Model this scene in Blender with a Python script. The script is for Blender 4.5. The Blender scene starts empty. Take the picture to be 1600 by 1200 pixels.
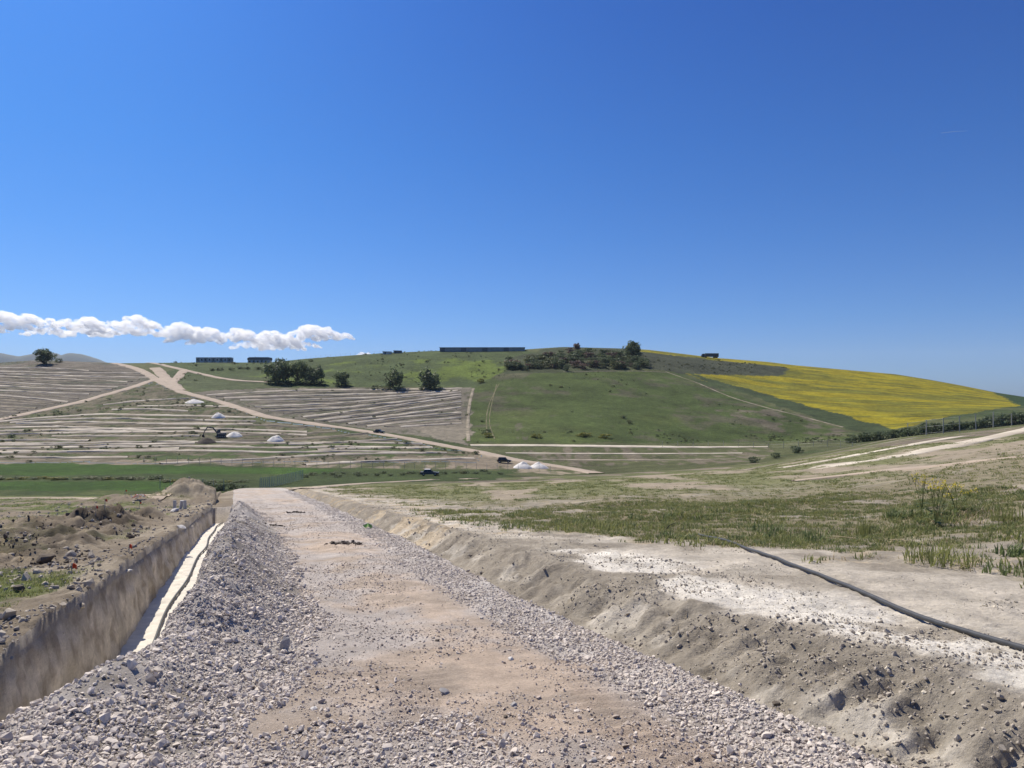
import bpy, bmesh, math, random
import numpy as np
from mathutils import Vector, Matrix
R = math.radians
rng = np.random.default_rng(7)
random.seed(7)
sc = bpy.context.scene
COL = sc.collection

# ------------------------------------------------------------------ camera, sky, sun, exposure
F = 1200.0          # focal length in pixels of the 1600 wide photograph
HOR = 625.0         # image row of the true horizon
cam_d = bpy.data.cameras.new('camera')
cam_d.sensor_width = 36.0
cam_d.lens = 27.0
cam_d.shift_y = (HOR - 600.0) / 1600.0
cam_d.clip_start = 0.05
cam_d.clip_end = 60000.0
cam = bpy.data.objects.new('camera', cam_d)
cam.rotation_euler = (R(90), 0, 0)
COL.objects.link(cam)
sc.camera = cam

SUN_AZ, SUN_EL = R(-40), R(50)          # azimuth measured from +Y towards +X
w = bpy.data.worlds.new('World')
sc.world = w
w.use_nodes = True
nt = w.node_tree
bg = nt.nodes['Background']
sky = nt.nodes.new('ShaderNodeTexSky')
sky.sky_type = 'NISHITA'
sky.sun_disc = False
sky.sun_elevation = SUN_EL
sky.sun_rotation = SUN_AZ
sky.altitude = 0
sky.air_density = 0.5
sky.dust_density = 1.0
sky.ozone_density = 10.0
# the camera's colour rendering of a clear spring sky: one tint, slightly deeper with height
tcw = nt.nodes.new('ShaderNodeTexCoord'); sep = nt.nodes.new('ShaderNodeSeparateXYZ'); rmp = nt.nodes.new('ShaderNodeValToRGB')
nt.links.new(tcw.outputs['Generated'], sep.inputs[0]); nt.links.new(sep.outputs[2], rmp.inputs[0])
for e_, (p_, c_) in zip([rmp.color_ramp.elements[0], rmp.color_ramp.elements.new(0.1), rmp.color_ramp.elements.new(0.2), rmp.color_ramp.elements.new(0.3), rmp.color_ramp.elements[-1]],
                        [(0.0, (0.66, 0.73, 0.78)), (0.1, (0.41, 0.69, 0.84)), (0.2, (0.285, 0.65, 0.90)), (0.3, (0.22, 0.61, 0.94)), (0.45, (0.185, 0.53, 0.96))]):
    e_.position = p_; e_.color = (c_[0], c_[1], c_[2], 1)
mxw = nt.nodes.new('ShaderNodeMix'); mxw.data_type = 'RGBA'; mxw.blend_type = 'MULTIPLY'; mxw.inputs['Factor'].default_value = 1.0
nt.links.new(sky.outputs[0], mxw.inputs[6]); nt.links.new(rmp.outputs[0], mxw.inputs[7])
nt.links.new(mxw.outputs[2], bg.inputs[0])
bg.inputs[1].default_value = 0.121
sun_d = bpy.data.lights.new('sun', 'SUN')
sun_d.energy = 4.9
sun_d.angle = R(0.53)
sun_d.color = (1.0, 0.91, 0.765)
sun = bpy.data.objects.new('sun', sun_d)
COL.objects.link(sun)
sd = Vector((math.sin(SUN_AZ) * math.cos(SUN_EL), math.cos(SUN_AZ) * math.cos(SUN_EL), math.sin(SUN_EL)))
sun.rotation_euler = sd.to_track_quat('Z', 'Y').to_euler()
sc.view_settings.view_transform = 'Standard'
sc.view_settings.look = 'None'
sc.view_settings.exposure = 0.35
sc.view_settings.gamma = 1.0
sc.view_settings.use_curve_mapping = False
sc.render.engine = 'CYCLES'
sc.cycles.use_denoising = True
sc.cycles.max_bounces = 12
sc.cycles.diffuse_bounces = 2
sc.cycles.glossy_bounces = 2
sc.cycles.transmission_bounces = 4
sc.cycles.transparent_max_bounces = 8
sc.cycles.volume_bounces = 10

# ------------------------------------------------------------------ noise
def _hash(ix, iy, seed):
    h = (ix.astype(np.int64) * 374761393 + iy.astype(np.int64) * 668265263 + seed * 974711) & 0xffffffff
    h = ((h ^ (h >> 13)) * 1274126177) & 0xffffffff
    h = (h ^ (h >> 16)) & 0xffffffff
    return h.astype(np.float64) / 0xffffffff

def vnoise(x, y, seed=0):
    x = np.asarray(x, float); y = np.asarray(y, float)
    ix = np.floor(x); iy = np.floor(y)
    fx = x - ix; fy = y - iy
    fx = fx * fx * fx * (fx * (fx * 6 - 15) + 10); fy = fy * fy * fy * (fy * (fy * 6 - 15) + 10)
    a = _hash(ix, iy, seed); b = _hash(ix + 1, iy, seed); c = _hash(ix, iy + 1, seed); d = _hash(ix + 1, iy + 1, seed)
    return (a + (b - a) * fx) * (1 - fy) + (c + (d - c) * fx) * fy - 0.5

def fbm(x, y, octv=4, seed=0, gain=0.5):
    s = 0.0; a = 1.0; n = 0.0
    x = np.asarray(x, float); y = np.asarray(y, float)
    for i in range(octv):
        s = s + a * vnoise(x, y, seed + i * 17); n += a
        x, y = 1.62 * x - 1.18 * y + 7.3, 1.18 * x + 1.62 * y - 3.1
        a *= gain
    return s / n * 2.0            # about -1 .. 1, mostly within +-0.5

def sstep(a, b, x):
    t = np.clip((np.asarray(x, float) - a) / (b - a), 0, 1)
    return t * t * (3 - 2 * t)

# ------------------------------------------------------------------ the lie of the land (heights over x, y)
def PL(Y):                          # rows of the near slope, 9 percent downhill
    return 734.0 + 2040.0 / Y
RIDGE = [(-1200, 572), (-400, 567), (0, 567), (60, 563), (190, 568), (300, 567), (420, 567), (480, 561), (600, 552.5), (690, 549), (820, 547),
         (880, 543), (960, 545), (1010, 547), (1120, 560), (1200, 566), (1240, 571), (1330, 579), (1400, 585), (1450, 593), (1500, 602),
         (1560, 614), (1600, 620), (2000, 655), (2800, 680)]
LINES = [
    [(-1200, 6, PL(6)), (2800, 6, PL(6))],
    [(-1200, 12, PL(12)), (1100, 12, PL(12)), (1600, 12, PL(12) - 4), (2000, 12, PL(12) - 20), (2800, 12, PL(12) - 60)],
    [(-1200, 20, PL(20)), (1000, 20, PL(20)), (1200, 20, 833), (1400, 20, 827), (1600, 20, 806), (2000, 20, 775), (2800, 20, 730)],
    [(-1200, 38, PL(38)), (800, 38, PL(38)), (935, 38, 781), (1200, 38, 779), (1400, 38, 763), (1600, 38, 733), (2000, 38, 695), (2800, 38, 650)],
    [(-1200, 50, 776), (340, 50, 775.5), (365, 72, 762.3), (432, 72, 762.3), (480, 80, 760), (600, 110, 752), (735, 120, 748), (935, 130, 742), (1060, 130, 734),
     (1200, 130, 722), (1300, 125, 704), (1400, 120, 684), (1600, 110, 663), (2000, 100, 640), (2800, 90, 610)],
    [(-1200, 80, 815), (340, 80, 812), (380, 100, 795), (480, 120, 772), (600, 140, 758), (935, 170, 757), (1200, 180, 745), (1400, 170, 714), (1600, 160, 690), (2800, 150, 660)],
    [(-1200, 140, 777), (200, 140, 777), (380, 150, 765), (600, 170, 747), (735, 180, 744), (935, 220, 743), (1200, 250, 715), (1400, 250, 692), (1600, 250, 668), (2800, 250, 650)],
    [(-1200, 205, 724), (0, 205, 724), (380, 215, 725), (600, 220, 728), (735, 225, 731), (935, 250, 730), (1200, 280, 703), (1400, 290, 684), (1600, 300, 655), (2800, 300, 640)],
    [(-1200, 270, 688), (200, 270, 690), (380, 270, 690), (600, 280, 694), (735, 285, 698), (935, 290, 699), (1200, 315, 692), (1400, 335, 672), (1600, 345, 648), (2800, 345, 640)],
    [(-1200, 360, 632), (200, 360, 635), (380, 360, 638), (600, 360, 652), (735, 360, 655), (935, 370, 645), (1200, 400, 640), (1400, 420, 640), (1600, 420, 636), (2800, 420, 640)],
    [(-1200, 460, 588), (200, 470, 590), (380, 460, 598), (600, 450, 606), (735, 450, 603), (800, 480, 583), (935, 490, 580), (1060, 490, 592), (1200, 510, 602),
     (1400, 530, 607), (1600, 500, 630), (2800, 500, 655)],
]
RY = [(-1200, 560), (0, 560), (200, 570), (380, 580), (600, 600), (735, 620), (935, 610), (1200, 650), (1400, 640), (1600, 600), (2800, 560)]

def pchip(X, V, q):                 # X (K,), V (K,) increasing X
    h = np.diff(X); dl = np.diff(V) / h
    m = np.zeros_like(V)
    for k in range(1, len(X) - 1):
        if dl[k - 1] * dl[k] > 0:
            w1 = 2 * h[k] + h[k - 1]; w2 = h[k] + 2 * h[k - 1]
            m[k] = (w1 + w2) / (w1 / dl[k - 1] + w2 / dl[k])
    m[0] = dl[0]; m[-1] = dl[-1]
    i = np.clip(np.searchsorted(X, q) - 1, 0, len(X) - 2)
    s = (q - X[i]) / h[i]
    return ((2 * s**3 - 3 * s**2 + 1) * V[i] + (s**3 - 2 * s**2 + s) * h[i] * m[i] + (-2 * s**3 + 3 * s**2) * V[i + 1] + (s**3 - s**2) * h[i] * m[i + 1])

NT, NL = 361, 900
TT = np.linspace(-1.6, 1.6, NT)
LL = np.linspace(math.log(6.0), math.log(17500.0), NL)
def _smooth_line(px, pts, j):
    xs = [p[0] for p in pts]; vs = [p[j] for p in pts]
    acc = 0
    for o, wgt in ((-24, 1), (-12, 2), (0, 3), (12, 2), (24, 1)):   # a little rounding of the corners
        acc += wgt * np.interp(px + o, xs, vs)
    return acc / 9.0
TAB = np.zeros((NT, NL))
for i, t in enumerate(TT):
    px = 800 + 1200 * t
    Ys = []; Zs = []
    for ln in LINES:
        y_ = float(_smooth_line(px, ln, 1)); p_ = float(_smooth_line(px, ln, 2))
        Ys.append(y_); Zs.append((HOR - p_) / F * y_)
    ry = float(_smooth_line(px, RY, 1)); rp = float(np.interp(px, [a for a, b in RIDGE], [b for a, b in RIDGE]))
    Ys.append(ry); Zs.append((HOR - rp) / F * ry)
    Ys += [ry * 1.12, ry * 1.6, 1900.0, 18000.0]
    Zs += [Zs[-1] - 2.0, Zs[-1] - 26, -40.0, -90.0]
    TAB[i] = pchip(np.log(Ys), np.array(Zs), LL)

def base(x, y):
    x = np.asarray(x, float); y = np.asarray(y, float)
    yy = np.maximum(y, 6.0)
    t = np.clip(x / yy, -1.599, 1.599)
    l = np.clip(np.log(yy), LL[0], LL[-1] - 1e-6)
    ft = (t + 1.6) / 3.2 * (NT - 1); fl = (l - LL[0]) / (LL[-1] - LL[0]) * (NL - 1)
    i = np.clip(np.floor(ft).astype(int), 0, NT - 2); j = np.clip(np.floor(fl).astype(int), 0, NL - 2)
    a = ft - i; b = fl - j
    z = (TAB[i, j] * (1 - a) + TAB[i + 1, j] * a) * (1 - b) + (TAB[i, j + 1] * (1 - a) + TAB[i + 1, j + 1] * a) * b
    z = np.where(y < 6, z - (734.0 - HOR) / F * (y - 6.0), z)
    und = 0.5 * fbm(x / 45.0, y / 45.0, 3, 5) * sstep(150, 300, y) * (1 - sstep(520, 560, y))
    return z + und

CU, SU = 0.9403, 0.3404               # the gravel road runs along v, across is u
def g_edge(x, y): return sstep(-1.0, 0.6, y - np.interp(x, [0, 1.8, 4.9, 7.3, 10], [16.6, 15.6, 12.8, 8.9, 4.2]) + 2.2 * fbm(x * 0.7, y * 0.7, 3, 108))
def to_uv(x, y): return CU * x + SU * y, -SU * x + CU * y
def to_xy(u, v): return CU * u - SU * v, SU * u + CU * v
def u_tr(v): return np.interp(v, [-10, 6, 14, 32, 37], [-2.35, -1.97, -1.72, -1.05, -0.9])      # left top edge of the trench
def u_toe(v): return np.interp(v, [-10, 3, 5, 7, 9, 14, 22, 34, 38, 80], [-0.4, -0.3, -0.1, 0.45, 0.85, 1.0, 1.15, 0.95, 0.1, 0.0])
def u_road(v): return np.interp(v, [-10, 4, 10, 20, 40, 70, 90], [3.6, 3.6, 3.6, 4.0, 4.35, 4.2, 4.2])
TR_END = 36.0
T_FLOOR = 0.16
def t_right(v): return np.interp(v, [-10, 5, 5.8, 6.8, 8.2, 10.7, 17, 30, 36], [0.19, 0.19, 0.26, 0.74, 0.94, 1.05, 0.88, 0.76, 0.70])   # where the floor ends
def t_depth(v): return np.interp(v, [-10, 10, 14, 17, 22, 30, 36], [1.2, 1.2, 1.12, 0.95, 0.68, 0.62, 0.70])
def ut_n(v): return u_tr(v) + 0.06 * fbm(v * 0.4, v * 0 + 3.1, 2, 31)

def local(u, v, x, y):
    """relief close to the road: trench, gravel berm, ruts, bank, spoil"""
    ut = ut_n(v); toe = u_toe(v); ur = u_road(v) + 0.16 * fbm(v * 0.8, v * 0 + 9.7, 3, 32)
    fade = 1 - sstep(60, 80, v)
    # left ground
    d = ut - u                                           # distance left of the trench edge
    rough = fbm(x * 1.3, y * 1.3, 5, 41)
    fine = fbm(x * 6, y * 6, 4, 42)
    lump = np.maximum(fbm(x * 0.55, y * 0.55, 4, 43) - 0.02, 0)
    rid = 1 - np.abs(fbm(x * 0.9 + 3, y * 2.2, 4, 44)) * 2.2
    left = 0.22 * np.exp(-np.maximum(d, 0) / 0.55) + 0.05 * rough + 0.030 * fine + 0.06 * np.exp(-np.maximum(d, 0) / 0.4) * fbm(x * 5, y * 5, 3, 47) - 0.10 * np.exp(-np.maximum(d, 0) / 0.07)
    spoil = sstep(0.8, 1.9, d) * (1 - sstep(11, 15, d)) * sstep(14, 17, v) * (1 - sstep(28, 32, v))
    left = left + spoil * (0.9 * lump + 0.16 * np.maximum(rid, 0) + 0.16 * fbm(x * 2.4, y * 2.4, 5, 45, 0.6))
    left = left + 1.0 * np.exp(-(((u + 2.3) / 1.5) ** 2 + ((v - 44.0) / 2.2) ** 2)) * (1 + 0.35 * rough)
    left = left + 0.35 * np.exp(-(((u + 5.5) / 2.5) ** 2 + ((v - 43.0) / 1.8) ** 2)) * (1 + 0.6 * rough)
    # trench
    k = u - ut
    tr_on = (v < TR_END)
    wall_l = -t_depth(v) * sstep(0.0, T_FLOOR, k)
    floor = 0.02 * fbm(x * 7, y * 7, 3, 51)
    rise = sstep(t_right(v), t_right(v) + 0.34, k + 0.10 * fbm(v * 1.6, u * 2, 3, 52))
    # gravel berm
    hb = np.interp(v, [-10, 3.5, 6, 9, 12, 33, 37], [0.03, 0.05, 0.20, 0.42, 0.50, 0.44, 0.0])
    b0 = ut + t_right(v) + 0.2
    s = np.clip((u - b0) / np.maximum(toe - b0, 0.3), 0, 1)
    prof = np.where(s < 0.34, sstep(-0.1, 0.34, s), 1 - sstep(0.30, 1.0, s))
    berm = hb * prof * (1 + 0.5 * fbm(x * 1.4, y * 1.4, 3, 53)) + 0.03 * fbm(x * 5, y * 5, 3, 54) * sstep(0, 0.15, s) * (1 - sstep(0.9, 1.0, s))
    # road
    rr = (u - (toe + ur) / 2)
    road = 0.02 * fbm(x * 0.9, y * 0.9, 4, 61) + 0.008 * fbm(x * 9, y * 9, 3, 62)
    road = road - 0.035 * np.exp(-((u - 1.55) / 0.28) ** 2) * sstep(2, 8, v) - 0.03 * np.exp(-((u - 3.0) / 0.25) ** 2)
    tread = sstep(0.15, 0.3, vnoise(x * 1.1, y * 0.5, 64)) * (np.abs(u - 2.0) < 1.0)
    road = road + 0.012 * tread * np.sin(v * 34 + 2 * fbm(x * 2, y * 2, 2, 63))
    # bank at the right hand side
    bh = np.interp(v, [-10, 3, 8, 15, 30, 60, 80], [0.28, 0.28, 0.31, 0.33, 0.25, 0.14, 0.0])
    q = u - ur
    ew = np.interp(v, [0, 10, 30, 60], [1.15, 1.05, 0.8, 0.6])
    shape = sstep(0.12, 1.0, q / ew + 0.20 * fbm(x * 1.1, y * 1.1, 3, 71))
    gul = fbm(u * 1.5, v * 4.5, 4, 72)
    face = np.exp(-((q / ew - 0.55) / 0.38) ** 2)
    bank = bh * shape - 0.07 * np.exp(-((q - 0.10) / 0.16) ** 2) + face * (0.13 * gul + 0.10 * fbm(x * 4, y * 4, 4, 73)) * np.clip(bh / 0.3, 0, 1)
    bank = bank + sstep(0.9, 1.4, q / ew) * (0.05 * fbm(x * 0.8, y * 0.8, 4, 74) + 0.02 * fbm(x * 5, y * 5, 4, 75)) + 0.030 * fbm(x * 11, y * 11, 3, 76, 0.65) * sstep(0, 0.3, q) * (1 - 0.5 * sstep(2, 4, q))
    bank = bank + 0.22 * sstep(3, 9, q) * fbm(x * 0.22, y * 0.3, 4, 77)
    # piece the strips together
    inside = np.where(k < t_right(v), wall_l + floor * (k > T_FLOOR), -t_depth(v) * (1 - rise) + floor * (1 - rise) + berm * rise)
    z = np.where(u < ut, left, np.where(tr_on, inside, np.where(u < b0, 0.10 * np.exp(-((v - 37) / 1.0) ** 2) + 0.04 * rough, berm)))
    # blend of berm toe, road, bank
    wr = sstep(-0.12, 0.12, u - toe)
    z = np.where(u > ut + t_right(v) + 0.4, z * (1 - wr) + road * wr, z)
    z = np.where(u > ur, bank + road * (1 - sstep(0, 0.2, q)), z)
    return z * fade

def H(x, y):
    x = np.asarray(x, float); y = np.asarray(y, float)
    z = base(x, y)
    u, v = to_uv(x, y)
    m = (v < 81) & (v > -12) & (np.abs(u) < 90)
    if np.any(m):
        um, vm = u[m], v[m]
        z = np.array(z); z[m] += local(um, vm, x[m], y[m]) * (1 - sstep(60, 74, um)) * sstep(-36, -28, um)
    return z

def Hs(x, y): return float(H(np.array([x]), np.array([y]))[0])

_YS = np.exp(np.linspace(math.log(3.0), math.log(700), 4000))
def hit(px, py, ymin=3.0, ymax=700):
    """first point of the land seen in that direction"""
    Y = _YS[(_YS >= ymin) & (_YS <= ymax)]
    X = (px - 800) / F * Y
    rows = HOR - F * H(X, Y) / Y
    k = np.where(rows <= py)[0]
    if len(k) == 0: k = [int(np.argmin(rows))]
    j = k[0]
    return Vector((X[j], Y[j], H(X[j:j + 1], Y[j:j + 1])[0]))

# ------------------------------------------------------------------ material helpers
def mat(name):
    m = bpy.data.materials.new(name); m.use_nodes = True
    return m, m.node_tree, m.node_tree.nodes['Principled BSDF']
def N(nt, typ, **kw):
    n = nt.nodes.new(typ)
    for k, v in kw.items(): setattr(n, k, v)
    return n
def noise(nt, scale, detail=4, rough=0.55, coord='Object', dist=0.0):
    tc = N(nt, 'ShaderNodeTexCoord'); n = N(nt, 'ShaderNodeTexNoise')
    n.inputs['Scale'].default_value = scale; n.inputs['Detail'].default_value = detail
    n.inputs['Roughness'].default_value = rough; n.inputs['Distortion'].default_value = dist
    nt.links.new(tc.outputs[coord], n.inputs['Vector'])
    return n
def ramp(nt, src, stops):
    r = N(nt, 'ShaderNodeValToRGB'); el = r.color_ramp.elements
    while len(el) < len(stops): el.new(0.5)
    for e, (p, c) in zip(el, stops):
        e.position = p; e.color = (c[0], c[1], c[2], 1) if not np.isscalar(c) else (c, c, c, 1)
    nt.links.new(src, r.inputs[0]); return r
def mul(nt, a, b, fac=1.0, typ='MULTIPLY'):
    m = N(nt, 'ShaderNodeMix', data_type='RGBA', blend_type=typ)
    m.inputs['Factor'].default_value = fac
    nt.links.new(a, m.inputs[6]); nt.links.new(b, m.inputs[7]); return m.outputs[2]
def bump(nt, bs, src, strength, dist):
    b = N(nt, 'ShaderNodeBump'); b.inputs['Strength'].default_value = strength; b.inputs['Distance'].default_value = dist
    nt.links.new(src, b.inputs['Height']); nt.links.new(b.outputs[0], bs.inputs['Normal']); return b

def ground_mat(name, s1, s2, lo=0.72, hi=1.28, bstr=0.6, bdist=0.03, rough=0.95):
    """land cover colour carried by the mesh, broken up by two noises, with relief"""
    m, nt, bs = mat(name)
    at = N(nt, 'ShaderNodeAttribute', attribute_name='cover')
    n1 = noise(nt, s1, 8, 0.65); n2 = noise(nt, s2, 6, 0.7)
    r1 = ramp(nt, n1.outputs['Fac'], [(0.28, lo), (0.72, hi)])
    r2 = ramp(nt, n2.outputs['Fac'], [(0.25, lo), (0.75, hi)])
    c = mul(nt, mul(nt, at.outputs['Color'], r1.outputs[0]), r2.outputs[0])
    nt.links.new(c, bs.inputs['Base Color'])
    bs.inputs['Roughness'].default_value = rough
    bs.inputs['Specular IOR Level'].default_value = 0.15
    n3 = noise(nt, s2 * 2.2, 8, 0.7)
    bump(nt, bs, n3.outputs['Fac'], bstr, bdist)
    return m
def plain(name, col, rough=0.6, metal=0.0, var=0.15, scale=3.0, spec=0.3):
    m, nt, bs = mat(name)
    n = noise(nt, scale, 5, 0.6)
    r = ramp(nt, n.outputs['Fac'], [(0.25, [c * (1 - var) for c in col]), (0.75, [min(1, c * (1 + var)) for c in col])])
    nt.links.new(r.outputs[0], bs.inputs['Base Color'])
    bs.inputs['Roughness'].default_value = rough; bs.inputs['Metallic'].default_value = metal
    bs.inputs['Specular IOR Level'].default_value = spec
    return m
def leafy(name, col, var=0.35, scale=0.6, trans=0.25):
    m, nt, bs = mat(name)
    n = noise(nt, scale, 4, 0.6)
    oi = N(nt, 'ShaderNodeObjectInfo')
    r = ramp(nt, n.outputs['Fac'], [(0.25, [c * (1 - var) for c in col]), (0.75, [c * (1 + var) for c in col])])
    nt.links.new(r.outputs[0], bs.inputs['Base Color'])
    bs.inputs['Roughness'].default_value = 0.6; bs.inputs['Specular IOR Level'].default_value = 0.25
    tr = N(nt, 'ShaderNodeBsdfTranslucent'); nt.links.new(r.outputs[0], tr.inputs[0])
    mx = N(nt, 'ShaderNodeMixShader'); mx.inputs[0].default_value = trans
    out = nt.nodes['Material Output']
    nt.links.new(bs.outputs[0], mx.inputs[1]); nt.links.new(tr.outputs[0], mx.inputs[2]); nt.links.new(mx.outputs[0], out.inputs[0])
    return m
M = {}
M['near'] = ground_mat('soil_and_grass_near', 1.3, 14.0, 0.70, 1.30, 0.9, 0.03)
M['road'] = ground_mat('gravel_road_surface', 2.2, 38.0, 0.72, 1.28, 1.0, 0.02)
M['far'] = ground_mat('far_land', 0.06, 0.45, 0.60, 1.40, 0.9, 1.2)
M['wall'] = ground_mat('trench_soil', 1.6, 16.0, 0.75, 1.25, 0.9, 0.03)
M['sand'] = plain('white_sand', (0.62, 0.59, 0.53), 0.95, 0, 0.16, 5)
M['heap'] = plain('white_heap', (0.66, 0.64, 0.60), 0.95, 0, 0.16, 0.9)
M['dust'] = plain('dirt_track', (0.38, 0.31, 0.24), 0.95, 0, 0.18, 0.25)
M['chalk'] = plain('chalky_spoil', (0.58, 0.52, 0.42), 0.95, 0, 0.25, 0.35)
def mixed_line(name, lo, hi):
    m, nt, bs = mat(name); n = noise(nt, 0.10, 6, 0.7)
    r = ramp(nt, n.outputs['Fac'], [(0.36, lo), (0.50, [(a + b) / 2 for a, b in zip(lo, hi)]), (0.64, hi)]); nt.links.new(r.outputs[0], bs.inputs['Base Color']); bs.inputs['Roughness'].default_value = 0.95
    bs.inputs['Specular IOR Level'].default_value = 0.1; return m
M['line'] = mixed_line('patchy_chalk_spoil', (0.38, 0.33, 0.26), (0.62, 0.56, 0.46))
M['line_dull'] = mixed_line('patchy_earth_spoil', (0.15, 0.135, 0.095), (0.36, 0.31, 0.24))
M['wheelmark'] = mixed_line('worn_grass', (0.10, 0.105, 0.045), (0.20, 0.18, 0.11))
M['soil_and_shadow'] = plain('turned_soil_and_painted_shadow', (0.085, 0.07, 0.055), 0.95, 0, 0.25, 0.6)  # colour of the dug earth heap, also the painted shadow strips on the terraces

def set_props(o, label=None, cat=None, group=None, kind=None):
    if label: o['label'] = label
    if cat: o['category'] = cat
    if group: o['group'] = group
    if kind: o['kind'] = kind
    return o
def link_mesh(name, verts, faces, m=None, parent=None, smooth=False):
    me = bpy.data.meshes.new(name)
    me.from_pydata([tuple(v) for v in verts], [], [tuple(f) for f in faces]); me.update()
    if smooth: me.polygons.foreach_set('use_smooth', [True] * len(me.polygons))
    if m: me.materials.append(m)
    o = bpy.data.objects.new(name, me); COL.objects.link(o)
    if parent: o.parent = parent
    return o
def fast_mesh(name, V, Fq, cover=None, m=None, smooth=True):
    used = np.unique(Fq); remap = np.full(len(V), -1, np.int64); remap[used] = np.arange(len(used))
    V2 = V[used]; F2 = remap[Fq]
    me = bpy.data.meshes.new(name)
    me.vertices.add(len(V2)); me.vertices.foreach_set('co', V2.astype(np.float32).ravel())
    me.loops.add(F2.size); me.loops.foreach_set('vertex_index', F2.astype(np.int32).ravel())
    me.polygons.add(len(F2)); me.polygons.foreach_set('loop_start', np.arange(0, F2.size, 4, dtype=np.int32))
    me.polygons.foreach_set('use_smooth', np.full(len(F2), smooth))
    me.update(calc_edges=True); me.validate()
    if cover is not None:
        a = me.attributes.new('cover', 'FLOAT_COLOR', 'POINT')
        c4 = np.concatenate([cover[used], np.ones((len(used), 1))], 1).astype(np.float32)
        a.data.foreach_set('color', c4.ravel())
    if m: me.materials.append(m)
    o = bpy.data.objects.new(name, me); COL.objects.link(o); return o
def grid_faces(nr, nc):
    a = (np.arange(nr - 1)[:, None] * nc + np.arange(nc - 1)[None, :])
    return np.stack([a, a + 1, a + nc + 1, a + nc], -1)      # (nr-1, nc-1, 4)
def lerp(a, b, f): return a * (1 - f[:, None]) + np.asarray(b)[None, :] * f[:, None]
def inpoly(px, py, poly):
    r = np.zeros(px.shape, bool); n = len(poly)
    for i in range(n):
        x1, y1 = poly[i]; x2, y2 = poly[(i + 1) % n]
        if y1 == y2: continue
        c = ((y1 > py) != (y2 > py)) & (px < (x2 - x1) * (py - y1) / (y2 - y1) + x1)
        r ^= c
    return r

# ------------------------------------------------------------------ far land
nt_, ny_ = 760, 470
tcol = np.concatenate([np.linspace(-1.6, -0.72, 70)[:-1], np.linspace(-0.72, 0.72, nt_), np.linspace(0.72, 1.6, 70)[1:]])
yrow = np.concatenate([np.exp(np.linspace(math.log(42), math.log(720), ny_)), np.exp(np.linspace(math.log(740), math.log(9900), 36))])
TG, YG = np.meshgrid(tcol, yrow)
XF = (TG * YG).ravel(); YF = YG.ravel()
ZF = H(XF, YF)
VF = np.stack([XF, YF, ZF], 1)
PXF = 800 + F * XF / YF; PYF = HOR - F * ZF / YF
wob = 5.0
pxw = PXF + 60 * fbm(XF / 14, YF / 14, 3, 91) * 90 / YF; pyw = PYF + 3.0 * fbm(XF / 12, YF / 12, 3, 92) * 200 / np.maximum(YF, 200)
G_OLIVE = (0.105, 0.115, 0.050); G_DARK = (0.062, 0.085, 0.032); G_LUSH = (0.048, 0.098, 0.014); G_BRIGHT = (0.125, 0.170, 0.034)
DIRT = (0.27, 0.225, 0.165); DIRTG = (0.185, 0.165, 0.135); RAPE = (0.29, 0.245, 0.014)
CF = np.tile(np.array(G_OLIVE), (len(XF), 1))
nA = fbm(XF / 30, YF / 30, 5, 93); nB = fbm(XF / 7, YF / 7, 4, 94); nC = fbm(XF / 3, YF / 16, 4, 95); nD = fbm(XF / 60, YF / 60, 3, 96)
ZONE = np.zeros(len(XF), int)
back = YF > 190
def zone(poly, col, zid=None, extra=None, f=None):
    global CF
    m = inpoly(pxw, pyw, poly)
    if extra is not None: m &= extra
    ff = m.astype(float) if f is None else m * f
    CF = CF * (1 - ff[:, None]) + np.asarray(col)[None, :] * ff[:, None]
    if zid is not None: ZONE[m] = zid
# near field right of the road (visible up to about 130 m), grass with bare earth between
nearR = YF < 185
g = sstep(-0.10, 0.22, nC + 0.6 * nB + 0.5 * nA + 0.22)
CF = np.where(nearR[:, None], lerp(np.tile(np.array((0.29, 0.245, 0.18)), (len(XF), 1)), (0.140, 0.158, 0.060), 0.9 * g), CF)
# hillside defaults
hill = (YF > 250) & (YF < 735)
CF = np.where(hill[:, None], lerp(np.tile(np.array(G_OLIVE), (len(XF), 1)), G_DARK, sstep(-0.2, 0.3, nA)), CF)
zone([(-2000, 560), (190, 560), (190, 569), (245, 592), (130, 627), (0, 655), (-500, 720), (-2000, 760)], (0.165, 0.145, 0.115), 2, hill)
zone([(-2000, 560), (190, 560), (190, 569), (245, 592), (130, 627), (0, 655), (-500, 720), (-2000, 760)], (0.10, 0.105, 0.07), None, hill, sstep(0.0, 0.35, nA + 0.5 * nB))
zoneB = [(-2000, 760), (-500, 715), (0, 655), (240, 598), (265, 607), (300, 618), (420, 657), (590, 682), (745, 708), (745, 722), (-2000, 727)]
zone(zoneB, (0.165, 0.145, 0.095), 3)
zone(zoneB, (0.095, 0.110, 0.045), None, None, sstep(-0.10, 0.25, nB + 0.6 * nC + 0.3 * nA))
zone(zoneB, (0.055, 0.068, 0.030), None, None, 0.8 * sstep(0.22, 0.34, fbm(XF / 2.2, YF / 3.5, 3, 98)))
zone([(180, 700), (500, 690), (720, 690), (720, 712), (420, 718), (180, 722)], (0.075, 0.105, 0.032), None, None, sstep(-0.2, 0.2, nB))
zoneC = [(300, 613), (420, 606), (560, 606), (742, 606), (733, 640), (730, 692), (590, 673), (420, 652), (340, 627)]
zone(zoneC, (0.19, 0.17, 0.13), 4)
zone(zoneC, (0.12, 0.12, 0.075), None, None, sstep(-0.05, 0.3, nB + nC))
zone([(640, 662), (734, 655), (732, 696), (690, 690)], (0.25, 0.22, 0.165), None)
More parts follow.
